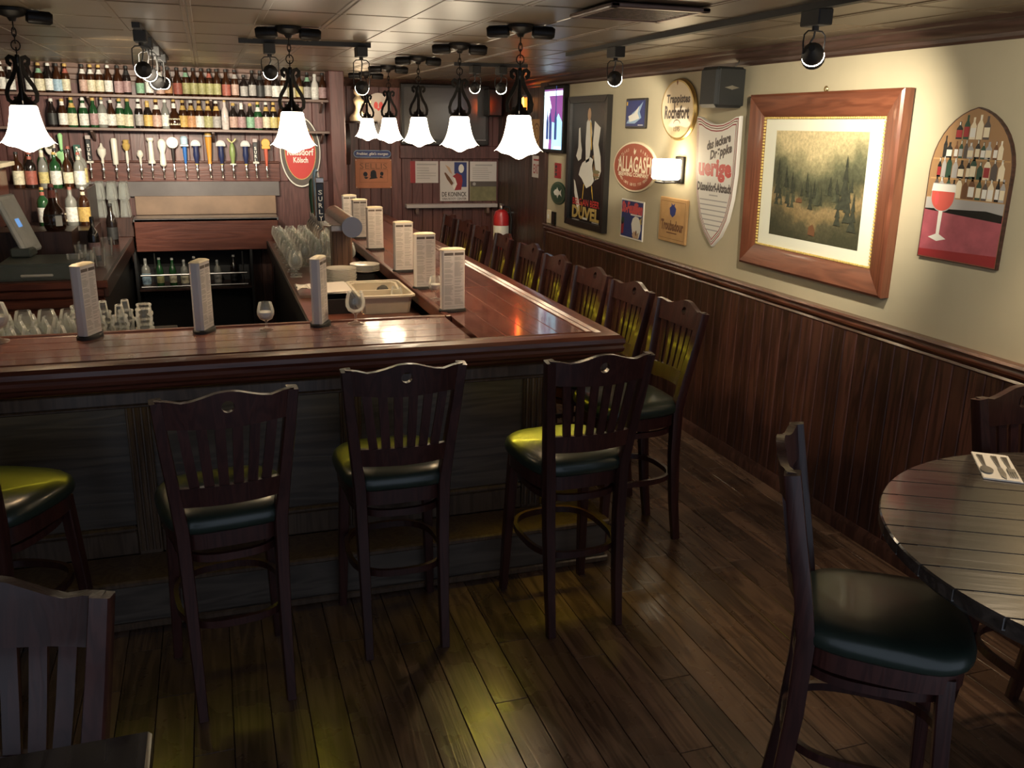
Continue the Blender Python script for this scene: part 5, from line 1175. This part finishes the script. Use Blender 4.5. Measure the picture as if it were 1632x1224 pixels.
boxed(mb('paper'), .26, .20, .004, .001).build('sheet', t); b = mb('red_dark'); b.text('EXIT', .0, -.02, .18, .085, .0046, .02); b.text('NOT AN', .0, .065, .14, .022, .0046, .02) if False else None; b.rect(-.09, .09, .055, .07, .0046); b.build('lettering', t, smooth=0)
t = wall_thing('narrow_print', 8.03, 1.90, 'narrow tan picture of an oval knot above the exit notice', 'picture', 0, .015)
boxed(mb('tan_board'), .26, .25, .006, .002).build('sheet', t)
b = mb('brown_print')
for rx, ry in ((.09, .09), (.05, .05)):
    m_ = 24; b.add([(rx*math.cos(2*PI*k/m_), ry*math.sin(2*PI*k/m_), .0066) for k in range(m_)]+[(rx*.85*math.cos(2*PI*k/m_), ry*.85*math.sin(2*PI*k/m_), .0066) for k in range(m_)], [(k, (k+1) % m_, m_+(k+1) % m_, m_+k) for k in range(m_)])
b.build('artwork', t, smooth=0)
t = wall_thing('neon_sign', 8.36, 2.16, 'small glowing orange neon sign high on the far dark wall', 'neon sign', 0, .015)
mb('poster_black').box(-.09, .09, -.09, .09, 0, .02, .003).build('backing', t); mb('neon_orange').tube([(-.02, -.06, .035), (-.02, .05, .035), (.01, .06, .035), (.02, .02, .035), (.02, -.05, .035)], .008, 8, up=(0, 0, 1)).build('tube', t); mb('neon_red').tube([(-.06, -.065, .035), (-.06, .065, .035)], .005, 8, up=(0, 0, 1)).build('tube', t)
t = empty('fire_extinguisher', (2.80, 8.70, .74)); tag(t, 'red fire extinguisher on the dark far wall behind the barstools', 'fire extinguisher')
mb('extinguisher_red').lathe([(0, 0), (.075, 0), (.08, .015), (.08, .33), (.06, .38), (.025, .40), (0, .40)], 20).build('cylinder', t); mb('steel').lathe([(.02, .40), (.022, .44), (.012, .46), (0, .46)], 12).box(-.015, .015, -.06, .03, .44, .46, .004).build('valve', t)
mb('white').lathe([(.081, .09), (.081, .24)], 20).build('label', t); mb('matte_black').tube([(.02, 0, .43), (.08, -.02, .42), (.10, -.03, .3), (.095, -.02, .12)], .011, 8, up=(0, 1, 0)).build('hose', t); mb('steel').box(-.02, .14, -.01, .01, .36, .375).build('bracket', t)
# ================================================================ far wall behind the bar end
BY = FAR-.0145
def far_thing(name, x, z, label, cat, off=0):
    t = empty(name, mtx=Bwall(x, BY-off, z)); return tag(t, label, cat)
t = far_thing('television', 2.33, 2.055, 'big dark television on the far wall behind the pendant row', 'television', .03)
w, h = .93, .595
mb('frame_black').box(-w/2, w/2, -h/2, h/2, 0, .06, .008).build('case', t); mb('tv_screen').box(-w/2+.035, w/2-.035, -h/2+.06, h/2-.035, .058, .062).build('screen', t); mb('steel').box(.1, .43, -h/2+.052, -h/2+.058, .06, .064).build('trim_line', t); mb('iron').box(-.1, .1, -.1, .1, -.032, 0).build('mount', t)
t = far_thing('arched_board', 1.655, 2.05, 'pale arched board with red emblem left of the television', 'board')
aw2 = .125; out2 = [(-aw2, -.2), (aw2, -.2)]+arc(0, .08, aw2, 0, PI, 14)
mb('paper').prism(out2, 0, .012, .002).build('board', t, smooth=.4); b = mb('pink_red'); b.ell(-.025, .085, .022, .035, .0126, 14); b.ell(.025, .085, .022, .035, .0126, 14); b.poly([(-.03, .06), (.03, .06), (0, .03)], .0127); b.build('emblem', t, smooth=0); b = mb('grey_print'); b.text('BIVO', .0, -.10, .18, .09, .0126, .02); b.build('lettering', t, smooth=0)
t = far_thing('blue_bar_sign', 1.582, 1.663, 'long blue rounded sign with white script above the orange sign', 'sign')
rs = arc(.155, 0, .036, -PI/2, PI/2, 8)+arc(-.155, 0, .036, PI/2, 1.5*PI, 8)
mb('pale_blue').prism(rs, 0, .012, .002).build('plate', t, smooth=.4); MB().mat('navy').poly([(x*.97, y*.84) for x, y in rs], .0126).build('face', t, smooth=0); b = mb('ivory'); b.text("Freibier, gibt's morgen", 0, -.002, .32, .036, .0132, .02, .1); b.build('lettering', t, smooth=0)
t = far_thing('orange_sign', 1.59, 1.466, 'square orange tin sign with three dark bearded heads', 'sign')
boxed(mb('orange_board'), .375, .292, .010, .003).build('plate', t)
b = mb('brown_print'); b.rect(-.14, .15, .108, .111, .0106).rect(-.145, .145, .040, .043, .0106).rect(-.14, .145, -.086, -.083, .0106)
for s in (-1, 1): b.rect(s*.143-.0015, s*.143+.0015, -.086, .043, .0106)
b.text('SELLIS', 0, .076, .28, .055, .0106, -.005); b.build('lettering', t, smooth=0)
b = mb('poster_black')
b.ell(-.085, -.005, .022, .024, .0108, 12).poly([(-.10, -.03), (-.055, -.035), (-.07, -.05), (-.09, -.05)], .0108); b.poly([(-.035, -.02), (-.03, .02), (-.01, .036), (.01, .036), (.024, .02), (.03, -.03), (.04, -.045), (-.05, -.055), (-.03, -.035)], .0108); b.ell(.083, .0, .018, .02, .0108, 12).poly([(.06, -.04), (.07, -.02), (.085, -.03), (.10, -.045)], .0108); b.build('artwork', t, smooth=0)
q = MB().mat('white')
for sx_ in (-1, 1):
    for sy_ in (-1, 1): q.ell(sx_*.178, sy_*.136, .005, .005, .0107, 8)
q.build('nail_heads', t, smooth=0)
t = far_thing('price_board', 2.12, 1.483, 'white notice board with a red left edge', 'notice')
boxed(mb('paper'), .30, .222, .008, .002).build('board', t); b = MB().mat('red_dark').rect(-.15, -.095, -.111, .111, .0086); b.mat('grey_print').rect(-.08, .13, .07, .085, .0086); lines(b, -.08, .13, .045, -.08, .026, .007, .0086); b.build('print', t, smooth=0)
t = far_thing('brewery_poster', 2.443, 1.39, 'cream poster of a drinker in red with bottle and dark block lettering', 'poster')
boxed(mb('paper'), .31, .41, .008, .002).build('sheet', t)
b = MB(); b.mat('navy').poly([(.0, .195), (.135, .195), (.135, -.06), (.08, -.06), (.08, .05), (.0, .08)], .0086)
b.mat('red_dark').poly([(-.02, .05), (.03, .085), (.08, .06), (.09, .0), (.075, -.09), (.0, -.095), (.03, -.03), (.01, .03)], .009); b.mat('ivory').poly([(-.02, .05), (.01, .03), (.03, -.03), (.0, -.095), (-.02, -.05), (.005, -.02)], .0094).ell(.075, .13, .03, .045, .0094, 14)
b.mat('brown_print').poly([(-.11, .085), (-.095, .09), (-.05, .04), (-.01, -.02), (-.03, -.045), (-.08, .02)], .0094); b.mat('skin_print').poly([(-.10, .17), (-.05, .14), (-.02, .07), (-.05, .09)], .0094); b.build('artwork', t, smooth=0)
b = mb('dark_print'); b.text('DE KONINCK', 0, -.135, .27, .05, .009, .03); b.text('VAN ROOY CENTER', 0, -.182, .27, .024, .009, .02); b.build('lettering', t, smooth=0)
t = far_thing('chalk_menu', 2.762, 1.388, 'pale greenish notice with dark band at the far right corner', 'notice')
boxed(mb('paper'), .295, .41, .008, .002).build('sheet', t); b = MB().mat('hill_print').rect(-.147, .147, -.205, -.0, .0086); b.mat('dark_print').rect(-.14, .147, -.055, -.0, .009); b.mat('grey_print').rect(-.09, .10, .16, .175, .009); lines(b, -.12, .12, .14, .03, .022, .006, .009); b.ell(-.10, -.027, .018, .018, .0094, 14); b.build('print', t, smooth=0)
t = empty('wall_ledge', (2.41, FAR-.05, 1.14)); tag(t, 'narrow pale ledge below the posters on the far wall', 'ledge')
mb('ledge_pale').box(-.50, .49, -.06, .036, -.02, .02, .004).build('board', t); mb('shelf_wood').box(-.4, -.37, -.05, .036, -.08, -.02).box(.37, .4, -.05, .036, -.08, -.02).build('bracket', t)
t = empty('corner_speaker', (2.80, 9.02, 2.20)); tag(t, 'dark corner loudspeaker high beside the television', 'loudspeaker')
mb('matte_black').box(-.075, .075, -.08, .1, -.15, .12, .012).build('cabinet', t); mb('poster_black').box(-.065, .065, -.088, -.08, -.14, .11, .003).build('grille', t); mb('iron').box(-.02, .02, .09, .22, -.02, .02).build('bracket', t)
# lit carved figure on a bracket
t = empty('bracket_shelf', (1.44, FAR-.14, 1.98)); tag(t, 'small corner bracket shelf with curved dark support on the far wall', 'shelf')
mb('dark_wood').prism(arc(0, .12, .20, PI, 2*PI, 14), -.02, .0, .004).build('board', t)
mb('dark_wood').sweep([(-.12, .115, -.03), (-.118, .06, -.12), (-.118, .05, -.25), (-.12, .09, -.38), (-.12, .115, -.42)], [(-.035, -.008), (.035, -.008), (.035, .008), (-.035, .008)], up=(0, -1, 0)).build('support', t)
t = empty('carved_figure', (1.43, FAR-.16, 1.98)); tag(t, 'lit pale carved figurine under a dark cap on the bracket shelf', 'figurine')
b = mb('cream'); b.lathe([(0, 0), (.085, 0), (.09, .03), (.07, .06), (.05, .075), (.035, .10), (.03, .14), (.045, .17), (.05, .20), (.03, .225), (.02, .235), (.04, .26), (.042, .29), (.02, .31), (0, .315)], 16); b.loft([[(x, y, z) for x, y in ((-.02, -.015), (.02, -.015), (.02, .015), (-.02, .015))] for z in (.17, .2)]); b.tube([(.03, -.01, .19), (.08, -.02, .17), (.12, -.03, .19)], .014, 7); b.build('body', t, smooth=.9)
mb('dark_wood').lathe([(0, .30), (.075, .295), (.06, .32), (.035, .35), (0, .36)], 14).build('cap', t)
mb('sconce_glass').lathe([(0, .005), (.03, .005), (.035, .03), (.02, .05), (0, .052)], 12, cx=.02, cy=-.10).build('bulb', t)
l = bpy.data.lights.new('figure_light', 'POINT'); l.energy = 1.6; l.color = (1, .7, .4); l.shadow_soft_size = .03
lo = bpy.data.objects.new('figure_light', l); C.objects.link(lo); lo.location = (1.46, FAR-.30, 2.06)
# red oval sign at the end of the taps
t = empty('red_oval_sign', mtx=Bwall(.788, 8.42, 1.70)); tag(t, 'oval red beer sign with dark rim and cream lettering beside the taps', 'sign')
mb('ivory').prism(oval(.180, .312), 0, .018, .004).build('rim', t, smooth=.4); MB().mat('dark_print').poly(oval(.170, .298), .0186).build('band', t, smooth=0); MB().mat('gold').poly(oval(.138, .245), .0190).build('line', t, smooth=0); MB().mat('red').poly(oval(.133, .238), .0194).build('face', t, smooth=0)
b = mb('ivory'); b.text('Reissdorf', -.0, .0, .235, .062, .02, .03); b.text('Kölsch', .0, -.07, .13, .05, .02, .03); b.ell(.0, .115, .035, .045, .02, 16); b.build('lettering', t, smooth=0)
mb('dark_wood').box(-.06, .06, -.05, .05, -.02, 0).build('hanger', t)
